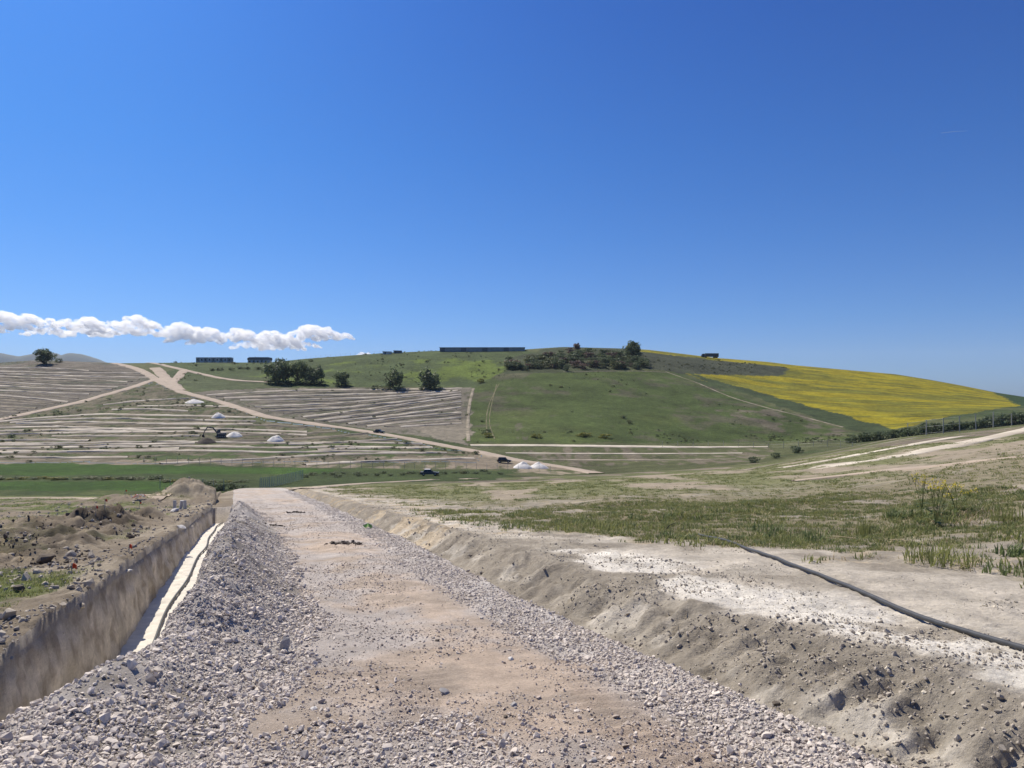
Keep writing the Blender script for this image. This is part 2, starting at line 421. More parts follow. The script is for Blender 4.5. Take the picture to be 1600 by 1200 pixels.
# upper meadow between the road and the hill top
up = [(235, 566), (420, 560), (600, 545), (830, 540), (800, 582), (745, 606), (560, 604), (420, 602), (300, 612), (262, 600), (290, 582)]
zone(up, (0.075, 0.102, 0.038), 5, hill)
zone([(540, 566), (800, 556), (785, 582), (745, 606), (560, 604), (470, 600), (380, 590)], G_BRIGHT, None, hill, sstep(-0.15, 0.25, nA + 0.4 * nB))
zone([(262, 586), (420, 590), (430, 604), (300, 612)], (0.085, 0.105, 0.045), None, hill)
# middle field
mid = [(742, 606), (786, 583), (960, 579), (1042, 581), (1310, 668), (1340, 690), (1180, 694), (735, 694), (733, 640)]
zone(mid, (0.068, 0.095, 0.026), 6, hill)
zone(mid, (0.100, 0.094, 0.058), None, hill, 0.8 * sstep(0.10, 0.38, nA + 0.35 * nB))
zone(mid, (0.085, 0.110, 0.030), None, hill, 0.7 * sstep(0.10, 0.35, nD - 0.3 * nB))
zone([(1120, 640), (1230, 640), (1320, 672), (1330, 688), (1240, 682)], (0.14, 0.125, 0.085), None, hill, sstep(-0.3, 0.2, nB))
zone([(788, 660), (815, 660), (822, 685), (800, 690)], (0.13, 0.12, 0.08), None, hill, 0.8 * sstep(0, 0.25, nC))
# scrub on the hill top and the grey green slope
zone([(790, 560), (880, 540), (1000, 542), (1020, 575), (960, 580), (790, 584)], (0.060, 0.072, 0.036), 5, hill)
zone([(1000, 550), (1110, 559), (1238, 575), (1215, 587), (1068, 584), (1010, 577)], (0.066, 0.074, 0.046), 5, hill)
# rapeseed
rape = [(995, 535), (1120, 552), (1240, 562), (1400, 575), (1500, 592), (1560, 606), (1592, 634), (1480, 652), (1440, 660), (1386, 674), (1068, 584), (1215, 588), (1238, 578), (1225, 573), (1110, 562), (1000, 549)]
zone(rape, RAPE, 7, hill)
stripe = sstep(0.10, 0.30, fbm(XF / 45, (YF + 0.12 * XF) / 5.0, 4, 97) + 0.25 * nA)
zone(rape, (0.13, 0.135, 0.022), None, hill, 0.8 * stripe)
zone(rape, (0.14, 0.145, 0.022), None, hill, 0.6 * sstep(0.12, 0.34, fbm(XF / 70, (YF + 0.35 * XF) / 15, 3, 99)))
zone([(1060, 578), (1075, 581), (1400, 672), (1385, 680), (1330, 672)], (0.055, 0.075, 0.030), None, hill)
zone([(1490, 590), (1700, 600), (2800, 660), (2800, 690), (1700, 650), (1590, 633), (1560, 618)], (0.040, 0.070, 0.028), 5, hill)
# valley floor: lush green field, rough verge, bare strip along the fence
vf = (YF > 100) & (YF < 235) & (PXF < 980)
zone([(-2000, 724), (330, 725), (480, 730), (700, 735), (800, 736), (800, 752), (480, 772), (370, 800), (-2000, 900)], (0.060, 0.085, 0.026), 8, vf)
zone([(-2000, 724), (250, 725), (400, 730), (520, 733), (520, 740), (380, 741), (-2000, 742)], G_LUSH, None, vf)
zone([(-2000, 751), (300, 752), (300, 768), (-2000, 772)], G_LUSH, None, vf)
zone([(-2000, 766), (260, 766), (260, 790), (-2000, 790)], (0.085, 0.105, 0.035), None, vf, sstep(-0.2, 0.2, nB))
fenceS = [(-2000, 716), (240, 717), (460, 714), (760, 712), (800, 722), (800, 733), (480, 731), (330, 726), (-2000, 725)]
zone(fenceS, (0.26, 0.215, 0.155), None, YF > 190, sstep(-0.3, 0.15, nC + 0.5 * nB))
zone([(740, 706), (850, 722), (930, 738), (900, 742), (800, 740), (740, 722)], (0.30, 0.25, 0.18), None, YF > 200, sstep(-0.3, 0.2, nB + nC))
zone([(735, 692), (1330, 692), (1250, 706), (1180, 722), (940, 738), (860, 722), (745, 706)], (0.105, 0.115, 0.050), None, YF > 235)
zone([(740, 697), (1200, 699), (1200, 722), (900, 730)], (0.19, 0.165, 0.115), None, YF > 235, sstep(0.0, 0.25, nC + 0.3 * nB))

FFq = grid_faces(len(yrow), len(tcol)).reshape(-1, 4)
UF, VVF = to_uv(XF, YF)
inside = (UF > -33) & (UF < 72) & (VVF < 83)
keep = ~inside[FFq].all(1)
FFq = FFq[keep]
zf = np.median(ZONE[FFq], axis=1).astype(int)
znames = {0: 'ground', 2: 'hillside_brown_terraces', 3: 'hillside_lower_terraces', 4: 'hillside_grey_terraces', 5: 'hill', 6: 'hill_field', 7: 'rapeseed_field', 8: 'valley_field'}
zobj = {}
for z, nm in znames.items():
    fq = FFq[zf == z]
    if len(fq):
        zobj[z] = set_props(fast_mesh(nm, VF, fq, CF, M['far']), kind='structure')

# ------------------------------------------------------------------ near land, in strips along the gravel road
vrow = [-8.0, -5.0, -3.0, -1.5, 0.0]
while vrow[-1] < 85: vrow.append(vrow[-1] + max(0.022, 0.0062 * vrow[-1]))
vrow = np.array(vrow)
ucol = [-35.0]
while ucol[-1] < 75:
    c = ucol[-1]
    st = 0.011 if -1.56 < c < -1.30 else 0.035 if -2.6 < c < 6.0 else (0.05 if -4 < c < 8 else max(0.05, 0.05 * min(abs(c + 4), abs(c - 8)) + 0.05))
    ucol.append(c + min(st, 1.2))
ucol = np.array(ucol)
UG, VG = np.meshgrid(ucol, vrow)
# bend the columns so that they follow the trench edge exactly
bend = (ut_n(VG) + 1.5) * np.exp(-((UG + 1.5) / 1.6) ** 2)
UG = UG + bend
UN = UG.ravel(); VN = VG.ravel()
XN, YN = to_xy(UN, VN)
ZN = H(XN, YN)
kw = UN - ut_n(VN); dz = np.clip((base(XN, YN) - ZN) / t_depth(VN), 0, 1)
amp = ((kw > 0) & (kw < T_FLOOR + 0.01) & (VN < TR_END)) * sstep(0.0, 0.08, dz) * (1 - sstep(0.9, 1.0, dz))
push = amp * (0.07 * fbm(VN * 1.3, ZN * 2.0, 4, 121, 0.6) + 0.03 * fbm(VN * 6, ZN * 7, 3, 122))
VN3 = np.stack([XN + CU * push, YN + SU * push, ZN], 1)
# land cover of the near strips
ut = ut_n(VN); toe = u_toe(VN); ur = u_road(VN) + 0.16 * fbm(VN * 0.8, VN * 0 + 9.7, 3, 32)
n1 = fbm(XN * 0.35, YN * 0.35, 5, 101); n2 = fbm(XN * 1.3, YN * 1.3, 5, 102); n3 = fbm(XN * 5, YN * 5, 4, 103); n4 = fbm(XN * 0.12, YN * 0.12, 4, 104)
CN = np.tile(np.array((0.20, 0.165, 0.12)), (len(XN), 1))
dl = ut - UN
# left ground: dusty earth, damp dark spoil, grass patches
CN = lerp(CN, (0.30, 0.255, 0.19), sstep(-0.1, 0.3, n1 + 0.5 * n3))
gl = sstep(0.0, 0.18, n1 * 0.8 + n2 * 0.5 + 0.22 * sstep(1.5, 3, dl) + 0.26 * (1 - sstep(11, 14, VN)) * sstep(0.3, 0.8, dl) - 0.05) * np.maximum(sstep(0.6, 1.6, dl), sstep(0.25, 0.7, dl) * (1 - sstep(13, 15, VN)))
sp_zone = sstep(0.8, 1.9, dl) * (1 - sstep(11, 15, dl)) * sstep(14, 16.5, VN) * (1 - sstep(28, 32, VN))
gl = gl * (1 - 0.85 * sp_zone) * (1 - np.clip(1.17 * np.exp(-(((UN + 2.3) / 2.6) ** 2 + ((VN - 44.0) / 3.5) ** 2)), 0, 1))
CN = lerp(CN, (0.095, 0.077, 0.057), 0.92 * sp_zone * sstep(-0.35, 0.05, n2 + 0.5 * n1))
CN = lerp(CN, (0.115, 0.135, 0.045), gl * (UN < ut))
GRASS_L = gl * (UN < ut)
# berm and gravel
GRAV = (0.43, 0.395, 0.36)
bm = (UN > ut + t_right(VN) + 0.15) & (UN <= toe + 0.1)
CN = np.where(bm[:, None], lerp(np.tile(np.array(GRAV), (len(XN), 1)), (0.27, 0.24, 0.205), sstep(-0.05, 0.3, n2 + 0.3 * n3)), CN)
# road: trodden pinkish dirt with loose stone
rd = (UN > toe - 0.05) & (UN < ur + 0.1)
tan = sstep(-0.22, 0.34, n1 * 0.5 + n2 * 0.55 + 0.25 * n3 + (0.36 + 0.30 * (1 - sstep(6, 12, VN))) * np.exp(-((UN - 2.3) / 1.05) ** 2) * (1 - 0.55 * sstep(10, 22, VN)) - 0.16)
tan = tan * (1 - sstep(0.55, 0.15, ur - UN))
rc = lerp(np.tile(np.array((0.43, 0.385, 0.345)), (len(XN), 1)), (0.48, 0.375, 0.28), 0.8 * tan)
rc = lerp(rc, (0.50, 0.465, 0.43), sstep(1.1, 0.5, ur - UN) * sstep(-0.3, 0.1, n2))
rc = lerp(rc, (0.34, 0.285, 0.23), 0.6 * sstep(0.18, 0.42, n2 + 0.4 * n3))
CN = np.where(rd[:, None], rc, CN)
# bank
q = UN - ur
bkm = q > 0.0
bc = lerp(np.tile(np.array((0.27, 0.238, 0.19)), (len(XN), 1)), (0.38, 0.34, 0.275), sstep(-0.15, 0.3, n2 + 0.4 * n3))
bc = lerp(bc, (0.215, 0.188, 0.15), 0.45 * sstep(-0.25, 0.2, n2 + 0.6 * n3 + 0.2) * (1 - sstep(0.85, 1.25, q + 0.3 * n1)))
top = sstep(0.9, 1.3, q)
bc = lerp(bc, (0.45, 0.405, 0.335), top * sstep(-0.3, 0.2, n1 + 0.4 * n2))
chalk = sstep(0.02, 0.22, n1 * 0.6 + n2 * 0.45 + 0.40 * np.exp(-((q - 1.65) / 0.55) ** 2) * (1 - sstep(9, 15, VN)) - 0.10) * sstep(0.85, 1.1, q) * (1 - sstep(2.2, 3.2, q)) * (1 - sstep(16, 26, VN))
bc = lerp(bc, (0.64, 0.60, 0.525), chalk)
foot = sstep(0.05, 0.25, n2 * 0.7 + n1 * 0.5 + 0.28 * np.exp(-((q - 0.35) / 0.16) ** 2) - 0.12) * (q < 0.75) * (1 - sstep(20, 40, VN))
bc = lerp(bc, (0.52, 0.475, 0.40), 0.7 * foot)
gq = n1 * 0.75 + n2 * 0.4 + n4 * 0.5
gR = sstep(0.02, 0.20, gq + 0.36 * sstep(3.0, 6.5, q) + 0.12 * sstep(12, 30, VN) * sstep(2.0, 4.0, q) - 0.10) * sstep(2.6, 4.2, q + 1.2 * n1 + 1.2 * sstep(10, 25, VN))
gR = gR * g_edge(XN, YN)
bc = lerp(bc, (0.175, 0.152, 0.088), 0.85 * gR)
straw = sstep(0.1, 0.3, n2 + 0.5 * n3) * g_edge(XN, YN) * (1 - gR)
bc = lerp(bc, (0.40, 0.31, 0.19), 0.6 * straw)
CN = np.where(bkm[:, None], bc, CN)
GRASS_R = gR * bkm
# match far cover at the rim
rim = np.clip(sstep(70, 83, VN) + sstep(60, 72, UN), 0, 1)
nBn = fbm(XN / 7, YN / 7, 4, 94); nCn = fbm(XN / 3, YN / 16, 4, 95); nAn = fbm(XN / 30, YN / 30, 5, 93)
gg = sstep(-0.10, 0.22, nCn + 0.6 * nBn + 0.5 * nAn + 0.22)
frc = lerp(np.tile(np.array((0.29, 0.245, 0.18)), (len(XN), 1)), (0.148, 0.158, 0.066), 0.9 * gg)
rimr = np.maximum(rim, sstep(25, 45, VN) * sstep(3, 6, q)) * (UN > toe)
CN = CN * (1 - rimr[:, None]) + frc * rimr[:, None]
# trench walls
kk = UN - ut
wl = (kk >= -0.02) & (kk < t_right(VN) + 0.3) & (VN < TR_END + 0.3)
wc = lerp(np.tile(np.array((0.52, 0.47, 0.395)), (len(XN), 1)), (0.64, 0.58, 0.49), sstep(-0.2, 0.25, fbm(VN * 1.5, ZN * 0.6, 4, 105)))
wc = lerp(wc, (0.34, 0.29, 0.23), 0.8 * sstep(0.05, 0.35, fbm(VN * 3.0, ZN * 4, 4, 106)))
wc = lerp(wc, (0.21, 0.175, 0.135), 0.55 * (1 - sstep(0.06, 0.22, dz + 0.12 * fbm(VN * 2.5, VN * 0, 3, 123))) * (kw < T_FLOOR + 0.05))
CN = np.where(wl[:, None], wc, CN)

FN = grid_faces(len(vrow), len(ucol)).reshape(-1, 4)
uc = UN[FN].mean(1); vc = VN[FN].mean(1)
utc = u_tr(vc); toec = u_toe(vc); urc = u_road(vc)
part_left = uc < utc - 0.15
in_tr = (~part_left) & (uc < utc + t_right(vc) + 0.34) & (vc < TR_END + 0.4)
in_berm = (~part_left) & (~in_tr) & (uc < toec) & (vc < 38)
in_road = (~part_left) & (~in_tr) & (~in_berm) & (uc < urc + 0.05)
in_bank = ~(part_left | in_tr | in_berm | in_road)
set_props(fast_mesh('ground_beside_trench', VN3, FN[part_left], CN, M['near']), kind='structure')
trench = set_props(fast_mesh('trench', VN3, FN[in_tr], CN, M['wall']), kind='structure')
set_props(fast_mesh('gravel_berm', VN3, FN[in_berm], CN, M['road']), kind='structure')
set_props(fast_mesh('gravel_road', VN3, FN[in_road], CN, M['road']), kind='structure')
set_props(fast_mesh('bank_and_field', VN3, FN[in_bank], CN, M['near']), kind='structure')

# white sand bed in the trench
vs = np.arange(2.0, TR_END - 0.02, 0.06); us = np.linspace(0, 1, 26)
USg, VSg = np.meshgrid(us, vs)
uu = (ut_n(VSg) + (T_FLOOR - 0.06) + USg * (t_right(VSg) - T_FLOOR + 0.16)).ravel(); vv = VSg.ravel()
xs_, ys_ = to_xy(uu, vv)
zs_ = base(xs_, ys_) - t_depth(vv) + 0.07 + 0.03 * fbm(xs_ * 5, ys_ * 5, 4, 111)
o = set_props(fast_mesh('sand_bed', np.stack([xs_, ys_, zs_], 1), grid_faces(len(vs), len(us)).reshape(-1, 4), None, M['sand']), kind='structure')

# ------------------------------------------------------------------ ribbons and ridges laid on the land
def pix_path(pts, step=6.0, smooth=9, ymin=60):
    P = []
    for (a, b), (c, d) in zip(pts[:-1], pts[1:]):
        n = max(2, int(math.hypot(c - a, d - b) / step))
        for i in range(n): P.append((a + (c - a) * i / n, b + (d - b) * i / n))
    P.append(pts[-1])
    W = np.array([hit(px, py, ymin)[:2] for px, py in P])
    for _ in range(smooth):
        W[1:-1] = 0.25 * W[:-2] + 0.5 * W[1:-1] + 0.25 * W[2:]
    # even spacing
    s = np.concatenate([[0], np.cumsum(np.hypot(*np.diff(W, axis=0).T))])
    n = max(4, int(s[-1] / 2.5))
    q = np.linspace(0, s[-1], n)
    return np.stack([np.interp(q, s, W[:, 0]), np.interp(q, s, W[:, 1])], 1)
def ribbon(name, W, prof, m, parent=None, lift=0.10, jitter=0.15):
    """prof: list of (across metres, height) laid along the path W"""
    T = np.gradient(W, axis=0); T /= np.maximum(np.hypot(T[:, 0], T[:, 1]), 1e-6)[:, None]
    NRM = np.stack([T[:, 1], -T[:, 0]], 1)
    nn = len(W); V = []
    arc = np.arange(nn) * 2.5
    for k, (a, h) in enumerate(prof):
        j = 1 + jitter * 2 * fbm(arc / 6.0 + 31.7 * k, arc * 0 + random.random() * 50, 3, 7)
        p = W + NRM * (a * j)[:, None]
        z = H(p[:, 0], p[:, 1]) + lift + h * np.clip(1 + 0.9 * fbm(arc / 4.0, arc * 0 + random.random() * 99, 3, 3), 0.2, 2)
        V.append(np.stack([p[:, 0], p[:, 1], z], 1))
    V = np.stack(V, 1).reshape(-1, 3)
    return fast_mesh(name, V, grid_faces(nn, len(prof)).reshape(-1, 4), None, m) if parent is None else _child(fast_mesh(name, V, grid_faces(nn, len(prof)).reshape(-1, 4), None, m), parent)
def _child(o, p): o.parent = p; return o
def track(name, pts, width, m, lift=0.12, **k):
    W = pix_path(pts, **k)
    hw = width / 2
    return set_props(ribbon(name, W, [(-hw, -0.25), (-hw * 0.9, 0.0), (-hw * .4, 0.0), (0.01, 0.03), (hw * .4, 0.0), (hw * 0.9, 0.0), (hw, -0.25)], m, None, lift, 0.12), kind='structure')
track('dirt_road', [(178, 567.5), (215, 576), (240, 589), (262, 604), (285, 614), (330, 624), (380, 640), (420, 653), (500, 664), (590, 677), (660, 690), (740, 705), (820, 722), (880, 730), (932, 740)], 5.5, M['dust'], 0.2)
track('dirt_path', [(243, 593), (205, 606), (170, 616), (120, 630), (60, 643), (0, 656), (-70, 670)], 5.0, M['dust'], 0.2)
track('dirt_path', [(232, 566), (260, 572), (285, 578), (320, 586), (350, 592), (376, 596), (420, 597)], 4.0, M['dust'], 0.2)
track('dirt_path', [(287, 579), (276, 590), (266, 600)], 6.0, M['dust'], 0.2)
track('dirt_path', [(242, 575), (255, 586), (270, 600), (280, 610)], 7.0, M['dust'], 0.25)
track('dirt_path', [(740, 607), (734, 625), (731, 650), (732, 690)], 1.6, M['line_dull'], 0.10)
track('chalk_track', [(735, 696), (830, 696), (900, 697), (1000, 698), (1100, 699), (1200, 698)], 4.0, M['line'], 0.10)
track('chalk_track', [(790, 708), (900, 709), (1050, 709), (1160, 708)], 1.8, M['line'], 0.10)
track('chalk_track', [(840, 718), (950, 719), (1060, 719), (1150, 717)], 2.0, M['line_dull'], 0.10)
track('field_edge_path', [(1040, 581), (1090, 598), (1139, 620), (1200, 638), (1262, 653), (1318, 668)], 1.0, M['line_dull'], 0.10)
track('field_edge_path', [(880, 581.5), (940, 580.5), (1000, 580), (1040, 582)], 0.9, M['line_dull'], 0.10)
for pts in ([(780, 600), (764, 628), (758, 650), (762, 682)], [(776, 601), (768, 632), (761, 660), (773, 686)]):
    track('wheel_track', pts, 0.55, M['wheelmark'], 0.05)
track('field_track', [(1222, 731), (1338, 712), (1450, 690), (1500, 682)], 2.6, M['line'], 0.03, ymin=40)
track('field_track', [(1270, 731), (1375, 718), (1488, 697), (1600, 672), (1680, 655)], 3.4, M['line'], 0.03, ymin=40)
track('field_track', [(1160, 735), (1300, 709), (1394, 690), (1430, 684)], 1.6, M['line_dull'], 0.03, ymin=40)
track('field_track', [(1240, 752), (1375, 737), (1500, 724), (1620, 712)], 1.4, M['dust'], 0.05, ymin=30)
track('field_track', [(470, 764), (560, 756), (700, 748.8), (740, 748.5)], 2.2, M['dust'], 0.06, ymin=60)
track('field_track', [(-60, 780), (60, 778.5), (160, 778), (260, 777)], 1.0, M['dust'], 0.03, ymin=38)

def Zm(pts, s, ox, oy): return [(ox + a / s, oy + b / s) for a, b in pts]
rowsA = [Zm(p, 4, 0, 480) for p in ([(-300, 372), (0, 378), (300, 380), (560, 398)], [(-300, 392), (0, 400), (380, 412), (880, 412)], [(-300, 408), (100, 418), (500, 432), (930, 440)],
         [(-300, 424), (0, 432), (350, 447), (800, 468)], [(-300, 440), (0, 450), (420, 465), (860, 462)], [(-400, 455), (0, 468), (400, 490), (740, 500)], [(-400, 478), (0, 492), (300, 508), (700, 515)],
         [(-400, 510), (0, 520), (300, 535), (560, 545)], [(-400, 532), (0, 550), (250, 572), (430, 592)], [(-400, 565), (0, 578), (340, 606)], [(-400, 600), (0, 618), (230, 632)], [(-400, 635), (0, 650), (120, 662)])]
rowsB = [Zm(p, 4, 0, 480) for p in ([(640, 612), (900, 582), (1180, 570)], [(700, 640), (900, 636), (1180, 650)], [(860, 618), (1200, 614), (1430, 622)], [(-300, 745), (0, 716), (300, 688), (620, 668), (1330, 682), (1600, 690)],
         [(60, 722), (300, 703), (700, 694), (1600, 714)], [(-300, 775), (0, 755), (250, 745), (560, 752), (1000, 776)], [(0, 775), (500, 770), (900, 780)], [(100, 730), (500, 716), (1000, 730), (1580, 732)],
         [(330, 806), (700, 805), (1250, 806)], [(-300, 868), (0, 862), (700, 860), (1220, 850)], [(-300, 902), (0, 900), (400, 905), (1120, 886)], [(-300, 830), (0, 832), (330, 828), (560, 836)], [(-300, 940), (0, 938), (500, 942), (800, 938)])]
rowsB += [Zm(p, 4, 300, 500) for p in ([(180, 760), (480, 752), (800, 735), (1100, 708)], [(200, 722), (600, 716), (900, 695)], [(600, 780), (900, 765), (1280, 745)], [(780, 812), (1100, 800), (1500, 797)],
          [(-200, 900), (0, 890), (400, 870), (800, 845), (1200, 833), (1590, 830)], [(700, 905), (1000, 888), (1600, 868), (1760, 866)])]
rowsB += [[(-60, y0 + 4), (120, y0), (300, y0 - 2), (430, y0 + 2), (480, y0 + 4)] for y0 in (663, 671, 676)] + [[(-60, y0 + 3), (120, y0), (300, y0 - 2), (430, y0 + 1), (560, y0 - 1), (660, y0 + 2)] for y0 in (692, 699, 706)]
rowsC = [Zm(p, 4, 300, 500) for p in ([(90, 470), (400, 450), (720, 438), (1200, 436), (1690, 428)], [(200, 488), (600, 475), (1180, 460), (1500, 445)], [(300, 502), (820, 495), (1160, 484), (1660, 440)], [(390, 542), (900, 522), (1300, 486), (1680, 450)],
         [(480, 570), (900, 552), (1250, 518), (1680, 465)], [(690, 606), (1000, 570), (1380, 520), (1680, 478)], [(760, 628), (1100, 588), (1680, 510)], [(850, 638), (1200, 602), (1680, 545)],
         [(970, 650), (1300, 608), (1680, 578)], [(1090, 665), (1300, 640), (1680, 610)], [(1300, 668), (1680, 645)])]
def between(p, q_, f):
    n = 6; a = np.array(p); b = np.array(q_)
    A = np.stack([np.interp(np.linspace(0, 1, n), np.linspace(0, 1, len(a)), a[:, j]) for j in (0, 1)], 1); B = np.stack([np.interp(np.linspace(0, 1, n), np.linspace(0, 1, len(b)), b[:, j]) for j in (0, 1)], 1)
    return [tuple(x_) for x_ in A * (1 - f) + B * f]
for rows, par in ((rowsA, 2), (rowsB, 3), (rowsC, 4)):
    full = [(p, True) for p in rows]
    if par != 3: full += [(between(p, q_, random.uniform(.4, .6)), False) for p, q_ in zip(rows[:-1], rows[1:])]
    for p, main in full:
        W = pix_path(p, ymin=190)
        wd = random.uniform(0.85, 1.35) * (0.8 if par == 2 else 1.0) * (1 if main else 0.6)
        m = M['line'] if main and random.random() < (0.6 if par == 2 else 0.85) else M['line_dull']
        # heap of pale spoil on the uphill side, dark strip below it paints the cut's shadow line
        ribbon('spoil_ridge', W, [(-1.0 * wd, -0.25), (-0.5 * wd, 0.16), (0.0, 0.32), (0.5 * wd, 0.16), (1.1 * wd, -0.25)], m, zobj[par], 0.08, 0.45)
        T = np.gradient(W, axis=0); T /= np.hypot(T[:, 0], T[:, 1])[:, None]
        nrm = np.stack([T[:, 1], -T[:, 0]], 1)
        sgn = -1 if nrm[len(nrm) // 2, 1] > 0 else 1
        ribbon('cut_shadow_strip', W + nrm * sgn * (1.5 * wd + 0.3), [(-0.5, -0.1), (0.0, 0.05), (0.5, -0.1)], M['soil_and_shadow'], zobj[par], 0.08, 0.6)

# ------------------------------------------------------------------ instanced stuff: stones, clods, grass
def scatter(name, P, Rt, S, idx, protos, label, cat=None):
    me = bpy.data.meshes.new(name)
    n = len(P)
    me.vertices.add(n); me.vertices.foreach_set('co', np.asarray(P, np.float32).ravel())
    for nm, arr in (('rot', Rt), ('scl', S)):
        a = me.attributes.new(nm, 'FLOAT_VECTOR', 'POINT'); a.data.foreach_set('vector', np.asarray(arr, np.float32).ravel())
    a = me.attributes.new('pick', 'INT', 'POINT'); a.data.foreach_set('value', np.asarray(idx, np.int32))
    o = bpy.data.objects.new(name, me); COL.objects.link(o)
    c = bpy.data.collections.new(name + '_shapes')
    for p in protos: c.objects.link(p.copy())
    ng = bpy.data.node_groups.new(name, 'GeometryNodeTree')
    ng.interface.new_socket('Geometry', in_out='INPUT', socket_type='NodeSocketGeometry')
    ng.interface.new_socket('Geometry', in_out='OUTPUT', socket_type='NodeSocketGeometry')
    gi = ng.nodes.new('NodeGroupInput'); go = ng.nodes.new('NodeGroupOutput')
    ci = ng.nodes.new('GeometryNodeCollectionInfo'); ci.inputs['Collection'].default_value = c
    ci.inputs['Separate Children'].default_value = True; ci.inputs['Reset Children'].default_value = True
    ip = ng.nodes.new('GeometryNodeInstanceOnPoints'); ip.inputs['Pick Instance'].default_value = True
    def attr(nm, dt):
        a = ng.nodes.new('GeometryNodeInputNamedAttribute'); a.data_type = dt; a.inputs['Name'].default_value = nm
        return next(s for s in a.outputs if s.enabled and s.name == 'Attribute')
    e2r = ng.nodes.new('FunctionNodeEulerToRotation')
    L = ng.links
    L.new(gi.outputs[0], ip.inputs['Points']); L.new(ci.outputs[0], ip.inputs['Instance'])
    L.new(attr('pick', 'INT'), ip.inputs['Instance Index'])
    L.new(attr('rot', 'FLOAT_VECTOR'), e2r.inputs[0]); L.new(e2r.outputs[0], ip.inputs['Rotation'])
    L.new(attr('scl', 'FLOAT_VECTOR'), ip.inputs['Scale'])
    L.new(ip.outputs[0], go.inputs[0])
    md = o.modifiers.new('scatter', 'NODES'); md.node_group = ng
    set_props(o, label, cat, None, 'stuff')
    return o
def proto(name, me): return bpy.data.objects.new(name, me)
def stone_mesh(name, seed, m, flat=0.6, npts=13):
    r = random.Random(seed); bm = bmesh.new()
    for _ in range(npts):
        v = Vector((r.gauss(0, 1), r.gauss(0, 1), r.gauss(0, 1))).normalized() * r.uniform(0.8, 1.0)
        bm.verts.new((v.x, v.y * r.uniform(0.7, 0.9), v.z * flat))
    bmesh.ops.convex_hull(bm, input=bm.verts)
    bmesh.ops.delete(bm, geom=[v for v in bm.verts if not v.link_faces], context='VERTS')
    me = bpy.data.meshes.new(name); bm.to_mesh(me); bm.free(); me.materials.append(m)
    return me
def stone_mat(name, col, var):
    m, nt, bs = mat(name)
    oi = N(nt, 'ShaderNodeObjectInfo'); n = noise(nt, 1.6, 4, 0.6)
    r = ramp(nt, oi.outputs['Random'], [(0.0, [c * (1 - var) for c in col]), (0.5, col), (1.0, [min(0.9, c * (1 + var)) for c in col])])
    r2 = ramp(nt, n.outputs['Fac'], [(0.3, 0.8), (0.7, 1.15)])
    nt.links.new(mul(nt, r.outputs[0], r2.outputs[0]), bs.inputs['Base Color'])
    bs.inputs['Roughness'].default_value = 0.9; bs.inputs['Specular IOR Level'].default_value = 0.2
    return m
M['stone'] = stone_mat('crushed_stone', (0.60, 0.535, 0.465), 0.22)
M['stone_warm'] = stone_mat('dusty_stone', (0.47, 0.40, 0.34), 0.30)
M['clod'] = stone_mat('soil_clod', (0.42, 0.37, 0.30), 0.16)
M['crumb'] = stone_mat('chalk_crumb', (0.50, 0.45, 0.36), 0.30)
stones = [proto('stone_%02d' % i, stone_mesh('stone', 100 + i, M['stone'], random.uniform(0.45, 0.75))) for i in range(10)]
wstones = [proto('dusty_%02d' % i, stone_mesh('dusty_stone', 300 + i, M['stone_warm'], random.uniform(0.4, 0.7))) for i in range(6)]
crumbs = [proto('crumb_%02d' % i, stone_mesh('crumb', 600 + i, M['crumb'], 0.7, 12)) for i in range(4)]
clods = [proto('clod_%02d' % i, stone_mesh('clod', 500 + i, M['clod'], 0.8, 18)) for i in range(6)]
def rand_uv(n, u0, u1, v0, v1, near_bias=True):
    if near_bias: v = np.exp(rng.uniform(math.log(v0), math.log(v1), n))
    else: v = rng.uniform(v0, v1, n)
    return rng.uniform(u0, u1, n), v
def put(name, u, v, size, protos, label, sink=0.25, flat=0.5):
    x, y = to_xy(u, v)
    # leave out what the camera could never see
    k = (y > 1.0) & (np.abs(x) < 0.95 * y + 3.0)
    u, v, x, y, size = u[k], v[k], x[k], y[k], size[k]
    z = H(x, y) + size * sink
    n = len(x)
    Rt = np.stack([rng.normal(0, flat, n), rng.normal(0, flat, n), rng.uniform(0, 6.28, n)], 1)
    S = size[:, None] * rng.uniform(0.7, 1.25, (n, 3))
    return scatter(name, np.stack([x, y, z], 1), Rt, S, rng.integers(0, len(protos), n), protos, label)
# berm
u, v = rand_uv(150000, -2.0, 1.5, 3.2, 38)
tz = u_toe(v); b0 = u_tr(v) + t_right(v) + 0.12
edge = 0.30 * fbm(v * 1.2, u * 1.2, 3, 201)
k = (u > b0) & (u < tz + 0.12 + edge) & (fbm(v * 0.9, u * 0.9, 3, 202) + rng.normal(0, 0.22, len(u)) > -0.22 + 0.22 * sstep(12, 26, v))
u, v = u[k], v[k]
size = np.clip(rng.lognormal(math.log(0.0118), 0.55, len(u)), 0.004, 0.058)
put('gravel_on_berm', u, v, size, stones, 'loose pale grey crushed stone heaped between trench and road')
